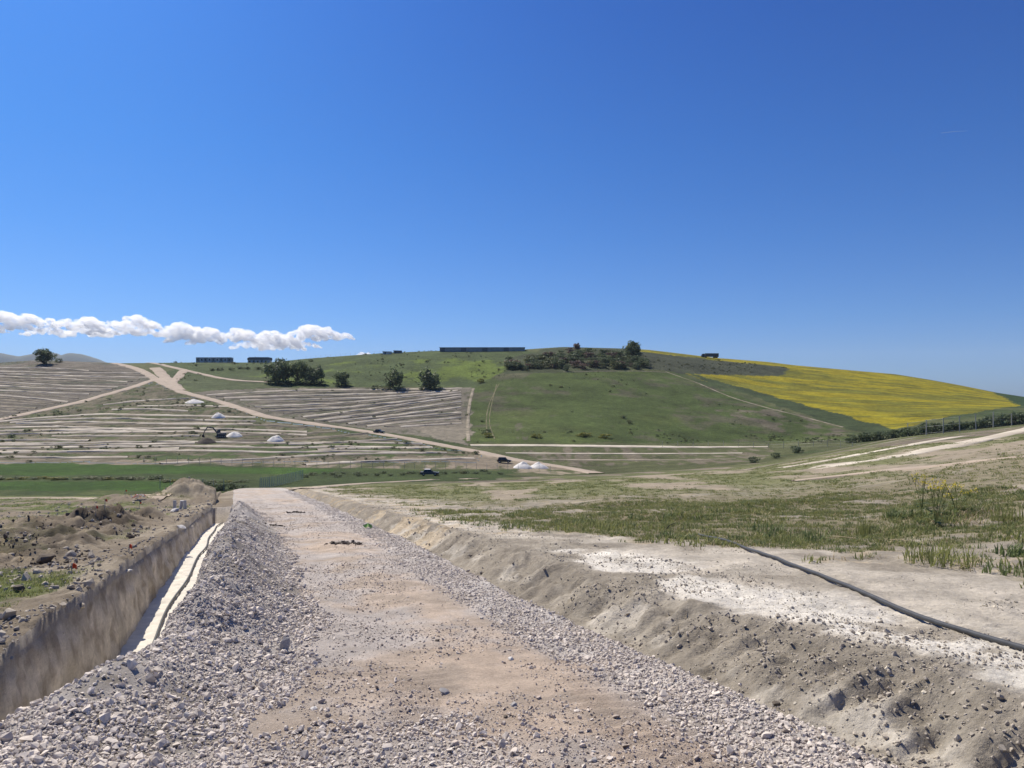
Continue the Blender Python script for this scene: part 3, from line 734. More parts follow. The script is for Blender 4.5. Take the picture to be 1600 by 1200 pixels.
# near left corner and road shoulders
u, v = rand_uv(50000, -1.6, 3.8, 2.6, 9.0)
nzz = fbm(u * 0.9, v * 0.9, 4, 203)
k = (u > u_tr(v) + t_right(v) + 0.15) & (u < u_road(v) + 0.1) & (nzz + 0.75 * np.exp(-((v - 3.4) / 1.5) ** 2) * (u < 1.5 + 0.4 * nzz) + 0.4 * (u < u_toe(v)) - 0.25 * (u > 1.6) > 0.18)
u, v = u[k], v[k]; size = np.clip(rng.lognormal(math.log(0.0115), 0.5, len(u)), 0.004, 0.045)
put('gravel_in_the_foreground', u, v, size, stones, 'loose grey crushed stone strewn over the near road')
u, v = rand_uv(80000, 2.2, 4.7, 2.8, 60)
ur_ = u_road(v)
k = (np.abs(u - ur_ + 0.42 + 0.15 * fbm(v * 0.8, v * 0, 3, 204)) < rng.uniform(0, 1, len(u)) ** 0.7 * 0.55)
u, v = u[k], v[k]; size = np.clip(rng.lognormal(math.log(0.013), 0.45, len(u)), 0.004, 0.045)
put('gravel_along_the_bank', u, v, size, stones, 'band of pale crushed stone along the foot of the bank')
u, v = rand_uv(90000, 0.0, 4.3, 2.8, 45)
k = (u > u_toe(v) - 0.1) & (u < u_road(v)) & (fbm(u * 1.1, v * 0.8, 4, 205) + rng.normal(0, .2, len(u)) > -0.05)
u, v = u[k], v[k]; size = np.clip(rng.lognormal(math.log(0.0078), 0.5, len(u)), 0.003, 0.032)
put('small_gravel_on_the_road', u, v, size, wstones + stones[:3], 'small dusty stones pressed into the trodden road')
# clods
u, v = rand_uv(27000, 3.4, 6.5, 3.0, 45)
ur_ = u_road(v); q = u - ur_
k = (q > 0.05) & (q < 2.6) & (fbm(u * 1.4, v * 1.4, 4, 206) + 0.35 * np.exp(-((q - 0.55) / 0.35) ** 2) + rng.normal(0, .25, len(u)) > 0.22)
u, v = u[k], v[k]; size = np.clip(rng.lognormal(math.log(0.0095), 0.5, len(u)), 0.004, 0.032)
put('soil_clods_on_the_bank', u, v, size, clods, 'crumbly grey brown clods over the cut bank')
u, v = rand_uv(30000, -14, -0.8, 4.0, 50)
d = u_tr(v) - u
k = (d > 0.0) & (fbm(u * 0.8, v * 0.8, 4, 207) + 0.4 * np.exp(-(d / 0.5) ** 2) > 0.12)
u, v = u[k], v[k]; size = np.clip(rng.lognormal(math.log(0.022), 0.6, len(u)), 0.008, 0.13)
put('soil_clods_beside_trench', u, v, size, clods, 'crumbly brown clods and spoil beside the trench')

u, v = rand_uv(26000, 3.4, 8.5, 3.0, 30)
q = u - u_road(v)
k = (q > 0.1) & (fbm(u * 0.9, v * 0.9, 3, 208) + rng.normal(0, .3, len(u)) > 0.2)
u, v = u[k], v[k]; size = np.clip(rng.lognormal(math.log(0.0075), 0.5, len(u)), 0.003, 0.03)
put('chalk_crumbs_on_the_bank', u, v, size, crumbs, 'pale chalk crumbs scattered over the bank top')

M['darkclod'] = stone_mat('damp_soil_clod', (0.13, 0.105, 0.080), 0.30)
dclods = [proto('dark_clod_%02d' % i, stone_mesh('dark_clod', 650 + i, M['darkclod'], 0.75, 18)) for i in range(5)]
u, v = rand_uv(9000, -16, -1.4, 14.5, 30)
d = u_tr(v) - u
k = (d > 0.8) & (d < 13) & (fbm(u * 0.7, v * 0.7, 4, 209) + rng.normal(0, .25, len(u)) > 0.05)
u, v = u[k], v[k]; size = np.clip(rng.lognormal(math.log(0.022), 0.6, len(u)), 0.01, 0.10)
put('dark_clods_in_the_spoil', u, v, size, dclods, 'dark damp clods heaped in the spoil beside the trench')

# grass
def tuft_mesh(name, seed, m, nb, hgt, spread, wid=0.010, lean=0.5):
    r = random.Random(seed); V = []; Fc = []
    for _ in range(nb):
        a = r.uniform(0, 6.283); rr = spread * math.sqrt(r.random()); bx, by = rr * math.cos(a), rr * math.sin(a)
        h = hgt * r.uniform(0.35, 1.1) * (1 - 0.45 * rr / spread); d = r.uniform(0, 6.283); ln = h * lean * r.uniform(0.2, 1.2); ww = wid * r.uniform(0.7, 1.3)
        sx, sy = -math.sin(d) * ww, math.cos(d) * ww
        i = len(V)
        for f, g, wf in ((0, 0, 1.0), (0.55, 0.30, 0.8), (1.0, 1.0, 0.08)):
            cx, cy, cz = bx + math.cos(d) * ln * g, by + math.sin(d) * ln * g, h * f * (1 - 0.12 * g)
            V += [(cx - sx * wf, cy - sy * wf, cz), (cx + sx * wf, cy + sy * wf, cz)]
        Fc += [(i, i + 1, i + 3, i + 2), (i + 2, i + 3, i + 5, i + 4)]
    me = bpy.data.meshes.new(name); me.from_pydata(V, [], Fc); me.materials.append(m); return me
M['grass'] = leafy('grass_blades', (0.235, 0.25, 0.09), 0.35, 2.0, 0.45)
M['grass2'] = leafy('grass_blades_dark', (0.15, 0.19, 0.075), 0.35, 2.0, 0.4)
M['straw'] = leafy('dry_straw', (0.42, 0.34, 0.20), 0.25, 2.0, 0.2)
tufts = [proto('tuft_%02d' % i, tuft_mesh('tuft', 700 + i, M['grass'] if i % 3 else M['grass2'], 16, 0.16, 0.09, 0.006)) for i in range(6)]
tufts += [proto('tuft_straw_%02d' % i, tuft_mesh('straw_tuft', 720 + i, M['straw'], 7, 0.12, 0.10, 0.004, 1.6)) for i in range(2)]
def grow(name, u, v, dens, label, smin=0.6, smax=1.3, straw=0.12):
    x, y = to_xy(u, v)
    k = (y > 1.5) & (np.abs(x) < 0.8 * y + 2) & (rng.random(len(u)) < dens)
    x, y = x[k], y[k]; n = len(x)
    far = np.clip(np.hypot(x, y) / 24.0, 1.0, 1.9)
    S = (rng.uniform(smin, smax, n) * (0.75 + 0.8 * np.clip(fbm(x * 0.6, y * 0.6, 3, 301) + 0.2, 0, 1)))[:, None] * np.stack([far, far, np.ones(n) * 0.75], 1)
    idx = np.where(rng.random(n) < straw, rng.integers(6, 8, n), rng.integers(0, 6, n))
    Rt = np.stack([rng.normal(0, 0.1, n), rng.normal(0, 0.1, n), rng.uniform(0, 6.28, n)], 1)
    return scatter(name, np.stack([x, y, H(x, y) - 0.01], 1), Rt, S, idx, tufts, label)
def g_right(u, v):
    x, y = to_xy(u, v); q = u - u_road(v)
    a = fbm(x * 0.35, y * 0.35, 5, 101) ; b = fbm(x * 1.3, y * 1.3, 5, 102); c = fbm(x * 0.12, y * 0.12, 4, 104)
    near = sstep(0.02, 0.20, a * 0.75 + b * 0.4 + c * 0.5 + 0.36 * sstep(3.0, 6.5, q) + 0.12 * sstep(12, 30, v) * sstep(2, 4, q) - 0.10) * sstep(2.6, 4.2, q + 1.2 * a + 1.2 * sstep(10, 25, v))
    far = sstep(-0.10, 0.22, fbm(x / 3, y / 16, 4, 95) + 0.6 * fbm(x / 7, y / 7, 4, 94) + 0.5 * fbm(x / 30, y / 30, 5, 93) + 0.22)
    f = sstep(25, 45, v) * sstep(3, 6, q)
    return (near * (1 - f) + far * f) * g_edge(x, y)
u, v = rng.uniform(4.5, 72, 90000), rng.uniform(2, 80, 90000)
kk_ = rng.random(90000) < 1.0 / (1 + (np.hypot(u, v) / 30) ** 1.2) + 0.15
u, v = u[kk_], v[kk_]
grow('grass_on_the_field', u, v, 0.75 * g_right(u, v) ** 1.3 + 0.012 * g_edge(*to_xy(u, v)), 'uneven green grass with dry stalks on the field beside the bank')
u, v = rng.uniform(5.0, 24, 26000), rng.uniform(1, 26, 26000)
grow('grass_at_the_bank_top', u, v, 0.85 * g_right(u, v) + 0.05 * g_edge(*to_xy(u, v)), 'rough grass tufts and straw above the bank', 0.7, 1.5, 0.22)
x_, y_ = rng.uniform(3, 18, 2600), rng.uniform(8, 24, 2600)
kk_ = (g_edge(x_, y_ + 0.3) > 0.3) & (fbm(x_ * 0.8, y_ * 0.8, 3, 311) + rng.normal(0, .15, 2600) > 0.02)
u, v = to_uv(x_[kk_], y_[kk_])
grow('weeds_above_the_pipe', u, v, np.full(len(u), 1.0), 'taller weeds and dry stalks in the field above the pipe', 1.1, 2.3, 0.3)
def g_left(u, v):
    x, y = to_xy(u, v); d = u_tr(v) - u
    a = fbm(x * 0.35, y * 0.35, 5, 101); b = fbm(x * 1.3, y * 1.3, 5, 102)
    sp = np.maximum(sstep(0.8, 1.9, d) * (1 - sstep(11, 15, d)) * sstep(14, 16.5, v) * (1 - sstep(28, 32, v)), np.exp(-(((u + 2.3) / 2.6) ** 2 + ((v - 44.0) / 3.5) ** 2)) * 1.17)
    return sstep(0.0, 0.18, a * 0.8 + b * 0.5 + 0.22 * sstep(1.5, 3, d) + 0.26 * (1 - sstep(11, 14, v)) * sstep(0.3, 0.8, d) - 0.05) * np.maximum(sstep(0.6, 1.6, d), sstep(0.25, 0.7, d) * (1 - sstep(13, 15, v))) * (1 - 0.85 * sp)
u, v = rng.uniform(-26, -1.4, 46000), rng.uniform(5, 52, 46000)
u = np.concatenate([u, rng.uniform(-7, -1.9, 5000)]); v = np.concatenate([v, rng.uniform(6, 16, 5000)])
grow('grass_beside_trench', u, v, 0.8 * g_left(u, v), 'short patchy grass on the earth beside the trench', 0.35, 0.85, 0.1)

# ------------------------------------------------------------------ helpers for things
def empty(name, loc, rz=0.0):
    o = bpy.data.objects.new(name, None); o.empty_display_size = 0.2; o.location = loc; o.rotation_euler = (0, 0, rz); COL.objects.link(o); return o
class MB:
    def __init__(s): s.V = []; s.F = []
    def add(s, V, Fc):
        i = len(s.V); s.V += [tuple(v) for v in V]; s.F += [tuple(i + k for k in f) for f in Fc]; return s
    def box(s, x0, x1, y0, y1, z0, z1):
        return s.add([(x0, y0, z0), (x1, y0, z0), (x1, y1, z0), (x0, y1, z0), (x0, y0, z1), (x1, y0, z1), (x1, y1, z1), (x0, y1, z1)],
                     [(0, 3, 2, 1), (4, 5, 6, 7), (0, 1, 5, 4), (1, 2, 6, 5), (2, 3, 7, 6), (3, 0, 4, 7)])
    def prism(s, prof, y0, y1):            # outline in x, z pushed along y
        n = len(prof)
        V = [(x, y0, z) for x, z in prof] + [(x, y1, z) for x, z in prof]
        return s.add(V, [tuple(range(n - 1, -1, -1)), tuple(range(n, 2 * n))] + [(i, (i + 1) % n, n + (i + 1) % n, n + i) for i in range(n)])
    def tube(s, P, rad, n=8):
        P = [Vector(p) for p in P]; rad = rad if hasattr(rad, '__len__') else [rad] * len(P); V = []
        for i, p in enumerate(P):
            t = (P[min(i + 1, len(P) - 1)] - P[max(i - 1, 0)]).normalized()
            a = t.cross(Vector((0, 0, 1)) if abs(t.z) < 0.9 else Vector((1, 0, 0))).normalized(); b = t.cross(a)
            for k in range(n):
                an = 6.28318 * k / n; V.append(p + (a * math.cos(an) + b * math.sin(an)) * rad[i])
        Fc = [(i * n + k, i * n + (k + 1) % n, (i + 1) * n + (k + 1) % n, (i + 1) * n + k) for i in range(len(P) - 1) for k in range(n)]
        Fc += [tuple(range(n - 1, -1, -1)), tuple((len(P) - 1) * n + k for k in range(n))]
        return s.add(V, Fc)
    def build(s, name, m, parent=None, smooth=False, bev=0.0):
        o = link_mesh(name, s.V, s.F, m, parent, smooth)
        if bev:
            b = o.modifiers.new('bevel', 'BEVEL'); b.width = bev; b.segments = 2; b.limit_method = 'ANGLE'
        return o
def copy_tree(o, parent=None):
    c = o.copy(); COL.objects.link(c); c.parent = parent
    for ch in o.children: copy_tree(ch, c)
    return c
M['black'] = plain('black_rubber', (0.02, 0.02, 0.021), 0.5, 0, 0.2, 4)
M['pipe'] = plain('black_plastic_pipe', (0.045, 0.047, 0.050), 0.55, 0, 0.3, 9, 0.4)
M['glass'] = plain('dark_glass', (0.02, 0.025, 0.03), 0.1, 0, 0.05, 1, 0.6)
M['carblack'] = plain('black_car_paint', (0.012, 0.013, 0.015), 0.3, 0, 0.1, 1, 0.5)
M['cargreen'] = plain('dark_green_car_paint', (0.022, 0.035, 0.03), 0.3, 0, 0.1, 1, 0.5)
M['carsilver'] = plain('pale_car_paint', (0.30, 0.29, 0.27), 0.6, 0, 0.05, 1, 0.5)
M['steel'] = plain('galvanised_steel', (0.32, 0.33, 0.33), 0.5, 0.3, 0.15, 5)
M['greensteel'] = plain('pale_green_coated_wire', (0.36, 0.42, 0.38), 0.6, 0.0, 0.1, 5)
M['concrete'] = plain('weathered_concrete', (0.36, 0.35, 0.32), 0.9, 0, 0.2, 4)
M['bark'] = plain('bark', (0.07, 0.055, 0.04), 0.9, 0, 0.3, 6)
M['leaf'] = leafy('tree_leaves', (0.135, 0.170, 0.080), 0.4, 0.5, 0.35)
M['leaf_dark'] = leafy('evergreen_leaves', (0.125, 0.16, 0.085), 0.4, 0.5, 0.35)
M['leaf_red'] = leafy('reddish_leaves', (0.19, 0.13, 0.105), 0.3, 0.5, 0.25)
M['leaf_olive'] = leafy('olive_leaves', (0.16, 0.175, 0.08), 0.35, 0.5, 0.25)
M['leaf_yellow'] = leafy('yellow_green_leaves', (0.20, 0.20, 0.03), 0.3, 0.5, 0.3)
M['yellow'] = leafy('yellow_flower', (0.62, 0.50, 0.02), 0.15, 3, 0.3)
M['stemgreen'] = leafy('stem_green', (0.13, 0.17, 0.06), 0.3, 3, 0.3)
M['orange'] = plain('orange_plastic', (0.75, 0.09, 0.03), 0.6, 0, 0.08, 5)
M['white'] = plain('white_plastic', (0.72, 0.72, 0.70), 0.6, 0, 0.06, 3)
M['barracks'] = plain('grey_green_panel', (0.34, 0.345, 0.315), 0.8, 0, 0.2, 0.5)
M['barracks_pale'] = plain('pale_panel', (0.62, 0.60, 0.54), 0.8, 0, 0.15, 0.5)
M['roofdark'] = plain('dark_roof', (0.17, 0.17, 0.175), 0.8, 0, 0.2, 0.5)
M['plaster'] = plain('white_plaster', (0.55, 0.53, 0.50), 0.9, 0, 0.12, 0.5)
M['machine'] = plain('dark_machine_paint', (0.085, 0.09, 0.10), 0.5, 0.1, 0.15, 1)
M['limegreen'] = plain('lime_green_plastic', (0.26, 0.46, 0.12), 0.5, 0, 0.1, 5)

# ------------------------------------------------------------------ trees and bushes
def crown_mesh(name, seed, m, w, h, z0, nclump, nleaf, ls):
    """leaf sized faces gathered in clumps through the volume of the crown"""
    r = random.Random(seed); V = []; Fc = []
    for c in range(nclump):
        for _ in range(40):
            p = Vector((r.uniform(-1, 1), r.uniform(-1, 1), r.uniform(-1, 1)))
            if 0.25 < p.length < 1: break
        cx, cy, cz = p.x * w * 0.40, p.y * w * 0.40, z0 + h * (0.5 + 0.42 * p.z)
        cr = r.uniform(0.10, 0.22) * w
        for k in range(nleaf):
            d = Vector((r.gauss(0, 1), r.gauss(0, 1), r.gauss(0, 0.8))).normalized() * cr * r.uniform(0.5, 1.05)
            q = Vector((cx, cy, cz)) + d
            nrm = (d.normalized() + Vector((r.gauss(0, .5), r.gauss(0, .5), r.gauss(0, .5)))).normalized()
            a = nrm.orthogonal().normalized(); b = nrm.cross(a); an = r.uniform(0, 6.28)
            a, b = a * math.cos(an) + b * math.sin(an), b * math.cos(an) - a * math.sin(an)
            s1 = ls * r.uniform(0.6, 1.4); i = len(V)
            V += [q - a * s1, q + b * s1 * 0.5, q + a * s1, q - b * s1 * 0.5]; Fc.append((i, i + 1, i + 2, i + 3))
    me = bpy.data.meshes.new(name); me.from_pydata([tuple(v) for v in V], [], Fc); me.materials.append(m); return me
def wood_mesh(name, seed, h, w, z0):
    r = random.Random(seed); b = MB()
    lean = r.uniform(-0.05, 0.05) * h
    b.tube([(0, 0, -0.4), (lean * .3, 0, z0 * 0.6), (lean, 0, z0 + h * 0.35), (lean, 0.1, z0 + h * 0.75)], [0.05 * w, 0.04 * w, 0.028 * w, 0.008 * w], 7)
    for k in range(6):
        a = k * 1.05 + r.uniform(-.3, .3); st = z0 * 0.7 + h * r.uniform(0.0, 0.3)
        b.tube([(lean * .6, 0, st), (math.cos(a) * w * .2, math.sin(a) * w * .2, st + h * .2), (math.cos(a) * w * .36, math.sin(a) * w * .36, st + h * .42)], [0.022 * w, 0.014 * w, 0.004 * w], 5)
    me = bpy.data.meshes.new(name); me.from_pydata(b.V, [], b.F); me.materials.append(M['bark']); return me
def obj_of(name, me, parent):
    o = bpy.data.objects.new(name, me); COL.objects.link(o); o.parent = parent; return o
def tree(px, py, hpx, wpx, label, leaf='leaf', seed=0, group='trees on the far hillside', trunk=0.03, name='broadleaf_tree', nc=34):
    p = hit(px, py, 150); k = p.y / F
    h = hpx * k * 1.06; wd = wpx * k * 1.32
    t = empty(name, p, seed)
    z0 = h * trunk
    obj_of('trunk', wood_mesh('trunk', seed, h - z0, wd, z0), t)
    obj_of('crown', crown_mesh('crown', seed + 1, M[leaf], wd, h - z0, z0, nc, 46, 0.040 * wd + 0.10), t)
    set_props(t, label, 'tree', group); return t
tree(69, 569, 24, 25, 'lone round tree on the left skyline beside a small bush', 'leaf_dark', 11, nc=40, trunk=0.02)
tree(436, 599, 36, 37, 'largest dark dense tree at the left end of the hillside tree row', 'leaf_dark', 21, nc=46, trunk=0.02)
tree(466, 598, 34, 28, 'airy tall tree just right of the densest tree in the row', 'leaf', 31)
tree(491, 600, 28, 27, 'rounded tree with a bushy foot, third in the hillside row', 'leaf_dark', 41)
tree(534, 603, 24, 21, 'small slim tree standing alone after the cluster of three', 'leaf', 51)
tree(614, 608, 30, 29, 'thin crowned tree with bushes round its foot at the terrace edge', 'leaf', 61, nc=28)
tree(671, 608, 30, 28, 'rightmost tree of the row above the grey terraces', 'leaf_dark', 71, nc=40, trunk=0.02)
tree(987, 558, 24, 23, 'green tree standing on the skyline at the right end of the scrub', 'leaf', 81, trunk=0.03, nc=40)
tree(902, 549, 13, 11, 'small reddish tree rising above the hilltop scrub', 'leaf_red', 91, trunk=0.02)
bush_me = {}
for lf in ('leaf', 'leaf_dark', 'leaf_olive', 'leaf_red', 'leaf_yellow'):
    bush_me[lf] = [crown_mesh('foliage', 900 + i * 7, M[lf], 1.0, 0.9, -0.12, 16, 34, 0.055) for i in range(3)]
stem_b = MB()
for k in range(5): stem_b.tube([(0, 0, -0.15), (0.14 * math.cos(k * 1.26), 0.14 * math.sin(k * 1.26), 0.2), (0.3 * math.cos(k * 1.26), 0.3 * math.sin(k * 1.26), 0.5)], [0.02, 0.014, 0.006], 5)
stem_me = bpy.data.meshes.new('stem'); stem_me.from_pydata(stem_b.V, [], stem_b.F); stem_me.materials.append(M['bark'])
def bush(px, py, hpx, wpx, label, leaf='leaf_dark', group=None, ymin=90, name='bush', i=None):
    p = hit(px, py, ymin); k = p.y / F
    t = empty(name, p, random.uniform(0, 6))
    t.scale = (wpx * k, wpx * k, hpx * k)
    obj_of('foliage', random.choice(bush_me[leaf]), t); obj_of('stem', stem_me, t)
    set_props(t, label, 'bush', group); return t
bush(92, 566.5, 9, 14, 'low bush right of the lone skyline tree')
for px, py, w_ in ((420, 600, 18), (436, 601, 26), (452, 601, 20), (468, 601, 24), (482, 602, 20), (500, 602, 22), (541, 604, 16), (526, 604, 12), (604, 609, 24), (622, 610, 22), (588, 608, 20), (664, 610, 20), (682, 610, 18)):
    bush(px, py, 9, w_ * 1.2, 'dark low bush at the foot of the hillside trees', random.choice(['leaf_dark', 'leaf']), 'bushes at the foot of the trees', 250)
for k in range(105):
    fx = random.random(); px = 795 + 215 * fx
    top = np.interp(px, [795, 850, 880, 900, 1000, 1015], [574, 558, 551, 550, 553, 562]); bot = np.interp(px, [795, 1015], [577, 576])
    py = top + (bot - top) * random.random() ** 0.8
    s = random.uniform(0.7, 1.3)
    bush(px, py, 12 * s, 20 * s, 'one of the dark bushes crowded into the hilltop scrub', random.choice(['leaf_dark', 'leaf_dark', 'leaf', 'leaf_olive', 'leaf_red']), 'bushes in the hilltop scrub', 300)
for px, py, s in ((798, 578, 1.1), (822, 579, .8), (886, 580, 1.2), (868, 572, 1.2), (796, 566, 1.1)):
    bush(px, py, 12 * s, 13 * s, 'dark bush standing at the lower rim of the hilltop scrub', 'leaf_dark', 'bushes at the rim of the scrub', 300)
for px, py, w_, lab in ((762, 683, 22, 'yellow green bush at the foot of the middle field, left of two'), (838, 684, 20, 'yellow flowering bush on the lower edge of the middle field'), (915, 682, 30, 'widest yellow green bush at the foot of the middle field'), (945, 684, 26, 'green bush right beside the widest yellow one'), (752, 598, 16, 'yellowish bush on the corner between terraces and meadow')):
    bush(px, py, 9, w_, lab, 'leaf_yellow' if 'yellow' in lab else 'leaf_olive', None, 220)
for px, py, h_, w_, lab in ((1177, 723, 13, 24, 'low dark bush at the left end of the field fence'), (1213, 716, 12, 20, 'grey green bush between two others by the field fence'), (1243, 708, 16, 28, 'round dark bush standing where the field tracks begin')):
    bush(px, py, h_, w_, lab, 'leaf_dark', None, 60)
for k in range(30):
    f = k / 29.0; px = 1330 + 300 * f; py = np.interp(px, [1330, 1400, 1500, 1600, 1640], [694, 686, 675, 664, 660]) - 1
    s = random.uniform(0.8, 1.2)
    bush(px, py - 1, np.interp(f, [0, 0.3, 1], [14, 20, 24]) * s, 32 * s, 'dark bush in the hedge growing behind the right-hand fence posts', random.choice(['leaf_dark', 'leaf_dark', 'leaf']), 'hedge bushes along the field fence', 60)
for k in range(34):
    px = -20 + 400 * (k / 33.0) + random.uniform(-5, 5); s = random.uniform(0.6, 1.3)
    bush(px, 750 - 2 * random.random() + (5 if px > 250 else 0), 6 * s, 24 * s, 'low bush in the weedy strip dividing the green valley field', random.choice(['leaf', 'leaf', 'leaf_olive', 'leaf_olive', 'leaf_yellow']), 'bushes in the strip across the green field', 120)
for k in range(9):
    px = 296 + 10.5 * k + random.uniform(-3, 3); s = random.uniform(0.8, 1.3)
    bush(px, 767 - random.random() * 3, 13 * s, 20 * s, 'dark bush in the clump behind the earth mound', 'leaf_dark', 'bushes behind the earth mound', 110)
for k in range(26):
    px = 480 + 12 * k + random.uniform(-5, 5); s = random.uniform(0.6, 1.2)
    bush(px, np.interp(px, [480, 600, 800], [744, 741, 739]) + random.uniform(-3, 3), 6 * s, 16 * s, 'low green bush in the rough valley strip right of the mesh fence', random.choice(['leaf', 'leaf_olive', 'leaf_dark']), 'bushes in the rough valley strip', 130)
for k in range(7):
    px = 330 + 15 * k + random.uniform(-5, 5)
    bush(px, 575 + random.uniform(-2, 4), 5, 14, 'low bush on the slope below the flat ridge building', 'leaf_dark', 'bushes below the ridge buildings', 300)

scr = [proto('scrub_%02d' % i, bush_me[l_][i % 3]) for i, l_ in enumerate(('leaf', 'leaf_dark', 'leaf_olive', 'leaf_olive'))]
x_ = rng.uniform(-420, 330, 30000); y_ = rng.uniform(205, 600, 30000)
z_ = H(x_, y_); qx = 800 + F * x_ / y_; qy = HOR - F * z_ / y_
dB = inpoly(qx, qy, zoneB) * 0.55 + inpoly(qx, qy, mid) * 0.10 + inpoly(qx, qy, up) * 0.22 + inpoly(qx, qy, zoneC) * 0.10 + inpoly(qx, qy, [(1000, 550), (1110, 559), (1238, 575), (1215, 587), (1068, 584), (1010, 577)]) * 0.5
dB = dB + 0.6 * inpoly(qx, qy, [(735, 672), (1000, 676), (1330, 680), (1330, 692), (735, 693)])
kk_ = rng.random(30000) < dB * sstep(-0.1, 0.3, fbm(x_ / 18, y_ / 18, 3, 321))
x_, y_, z_ = x_[kk_], y_[kk_], z_[kk_]; n_ = len(x_); sz = rng.lognormal(math.log(0.75), 0.45, n_)
scatter('scrub_on_the_hillside', np.stack([x_, y_, z_], 1), np.stack([np.zeros(n_), np.zeros(n_), rng.uniform(0, 6.28, n_)], 1), np.stack([sz * 1.5, sz * 1.5, sz * 0.8], 1), rng.integers(0, 4, n_), scr, 'small tufts and scrub dotted over the far slopes')

# ------------------------------------------------------------------ fences
def fence(name, pts, step_px, h, label, m, ymin, pr=0.05, mesh_wires=3, post_name='post'):
    P = []
    for (a, b), (c, d) in zip(pts[:-1], pts[1:]):
        n = max(1, int(round(math.hypot(c - a, d - b) / step_px)))
        P += [(a + (c - a) * i / n, b + (d - b) * i / n) for i in range(n)]
    P.append(pts[-1])
    W = np.array([hit(a, b, ymin)[:2] for a, b in P])
    for _ in range(6): W[1:-1] = 0.25 * W[:-2] + 0.5 * W[1:-1] + 0.25 * W[2:]
    W = [Vector((x, y, Hs(x, y))) for x, y in W]
    root = empty(name, W[0]); set_props(root, label, 'fence')
    pm = bpy.data.meshes.new('post'); b = MB(); b.tube([(0, 0, -0.3), (0, 0, h * 0.5), (0, 0, h)], [pr * 1.05, pr, pr * 0.9], 6); pm.from_pydata(b.V, [], b.F); pm.materials.append(m)
    for p in W:
        o = bpy.data.objects.new(post_name, pm); o.location = p - W[0]; o.rotation_euler = (random.gauss(0, .02), random.gauss(0, .02), random.random()); COL.objects.link(o); o.parent = root
    for k in range(mesh_wires):
        b = MB(); z = h * (0.12 + 0.84 * k / max(1, mesh_wires - 1))
        b.tube([p - W[0] + Vector((0, 0, z)) for p in W], pr * 0.16, 4); b.build('wire', M['steel'], root)
    return root, W
fence('wire_fence', [(225, 725), (330, 726), (460, 730), (600, 732), (760, 734), (860, 738)], 16.5, 2.0, 'long thin wire fence across the valley below the terraces', M['steel'], 190, 0.045)
fence('wire_fence', [(1035, 699), (1130, 697), (1250, 700), (1340, 694), (1400, 686), (1500, 675), (1600, 664), (1660, 658)], 24, 2.3, 'post and wire fence in front of the hedge beside the rapeseed', M['concrete'], 60, 0.07)
fence('wire_fence', [(478, 561.5), (540, 557.5), (600, 553.5)], 8, 2.6, 'line of thin fence posts on the ridge right of the dark house', M['steel'], 480, 0.05, 2)
root, W = fence('mesh_fence', [(406, 763), (430, 760), (455, 754), (473, 749)], 3.2, 2.1, 'pale green mesh panel fence where the gravel road drops away', M['greensteel'], 90, 0.06, 2)
for a, b_ in zip(W[:-1], W[1:]):
    mb = MB(); d = b_ - a
    for k in range(7):
        q = a + d * ((k + 0.5) / 7) - W[0]; mb.tube([q + Vector((0, 0, 0.05)), q + Vector((0, 0, 2.05))], 0.005, 4)
    for k in range(6):
        mb.tube([a - W[0] + Vector((0, 0, 0.1 + k * 0.39)), b_ - W[0] + Vector((0, 0, 0.1 + k * 0.39))], 0.006, 4)
    mb.build('panel', M['greensteel'], root)
fence('wire_fence', [(250, 764), (280, 765), (320, 766), (350, 767)], 17, 2.3, 'few thin fence posts behind the earth mound', M['steel'], 110, 0.05, 2)

# ------------------------------------------------------------------ buildings and lorry on the ridge
def building(px0, px1, py, hpx, depth, ymin, name, label, cat='building'):
    a = hit(px0, py, ymin); b = hit(px1, py, ymin)
    yb = (a.y + b.y) / 2; k = yb / F
    x0 = (px0 - 800) * k; x1 = (px1 - 800) * k; z = max(a.z, b.z) - 0.3
    root = empty(name, (x0, yb, z)); set_props(root, label, cat)
    return root, x1 - x0, hpx * k + 0.3, depth
# long panel barracks
root, L_, h_, dp = building(306, 361, 566.5, 7.5, 5, 480, 'site_cabin_row', 'row of joined site cabins standing on the skyline above the dirt road')
n = 9
for k in range(n):
    b = MB(); b.box(L_ * k / n + 0.06, L_ * (k + 1) / n - 0.06, 0, dp, 0, h_ * (0.94 if k % 3 else 1.0))
    c = b.build('cabin', M['barracks_pale'] if k % 2 else M['barracks'], root)
    b = MB(); xm = L_ * (k + 0.5) / n; b.box(xm - 0.6, xm + 0.6, -0.06, 0.02, h_ * 0.4, h_ * 0.78); b.build('window', M['glass'], c)
    b = MB(); b.box(L_ * k / n - 0.02, L_ * (k + 1) / n + 0.02, -0.15, dp + 0.15, h_ * 1.0, h_ * 1.06); b.build('roof', M['roofdark'], c)
root, L_, h_, dp = building(386, 419.5, 566.5, 8.5, 9, 480, 'farm_house', 'dark roofed house with white lower wall on the ridge')
b = MB(); b.box(0.3, L_ - 0.3, 0.4, dp, 0, h_ * 0.55); wl_ = b.build('wall', M['plaster'], root)
for k in range(5):
    b = MB(); xm = L_ * (k + 0.6) / 5.3; b.box(xm - 0.7, xm + 0.7, 0.33, 0.42, h_ * 0.08, h_ * (0.48 if k % 2 else 0.40)); b.build('window' if k != 2 else 'door', M['glass'], wl_)
b = MB(); b.prism([(0, h_ * 0.55), (L_, h_ * 0.55), (L_ - 0.2, h_ * 0.98), (1.6, h_ * 0.98), (0.2, h_ * 0.8)], 0, dp + 0.4); rf = b.build('roof', M['roofdark'], root)
b = MB(); b.box(L_ * .3, L_ * .33, 3, 3.6, h_ * .9, h_ * 1.1); b.build('chimney', M['plaster'], rf)
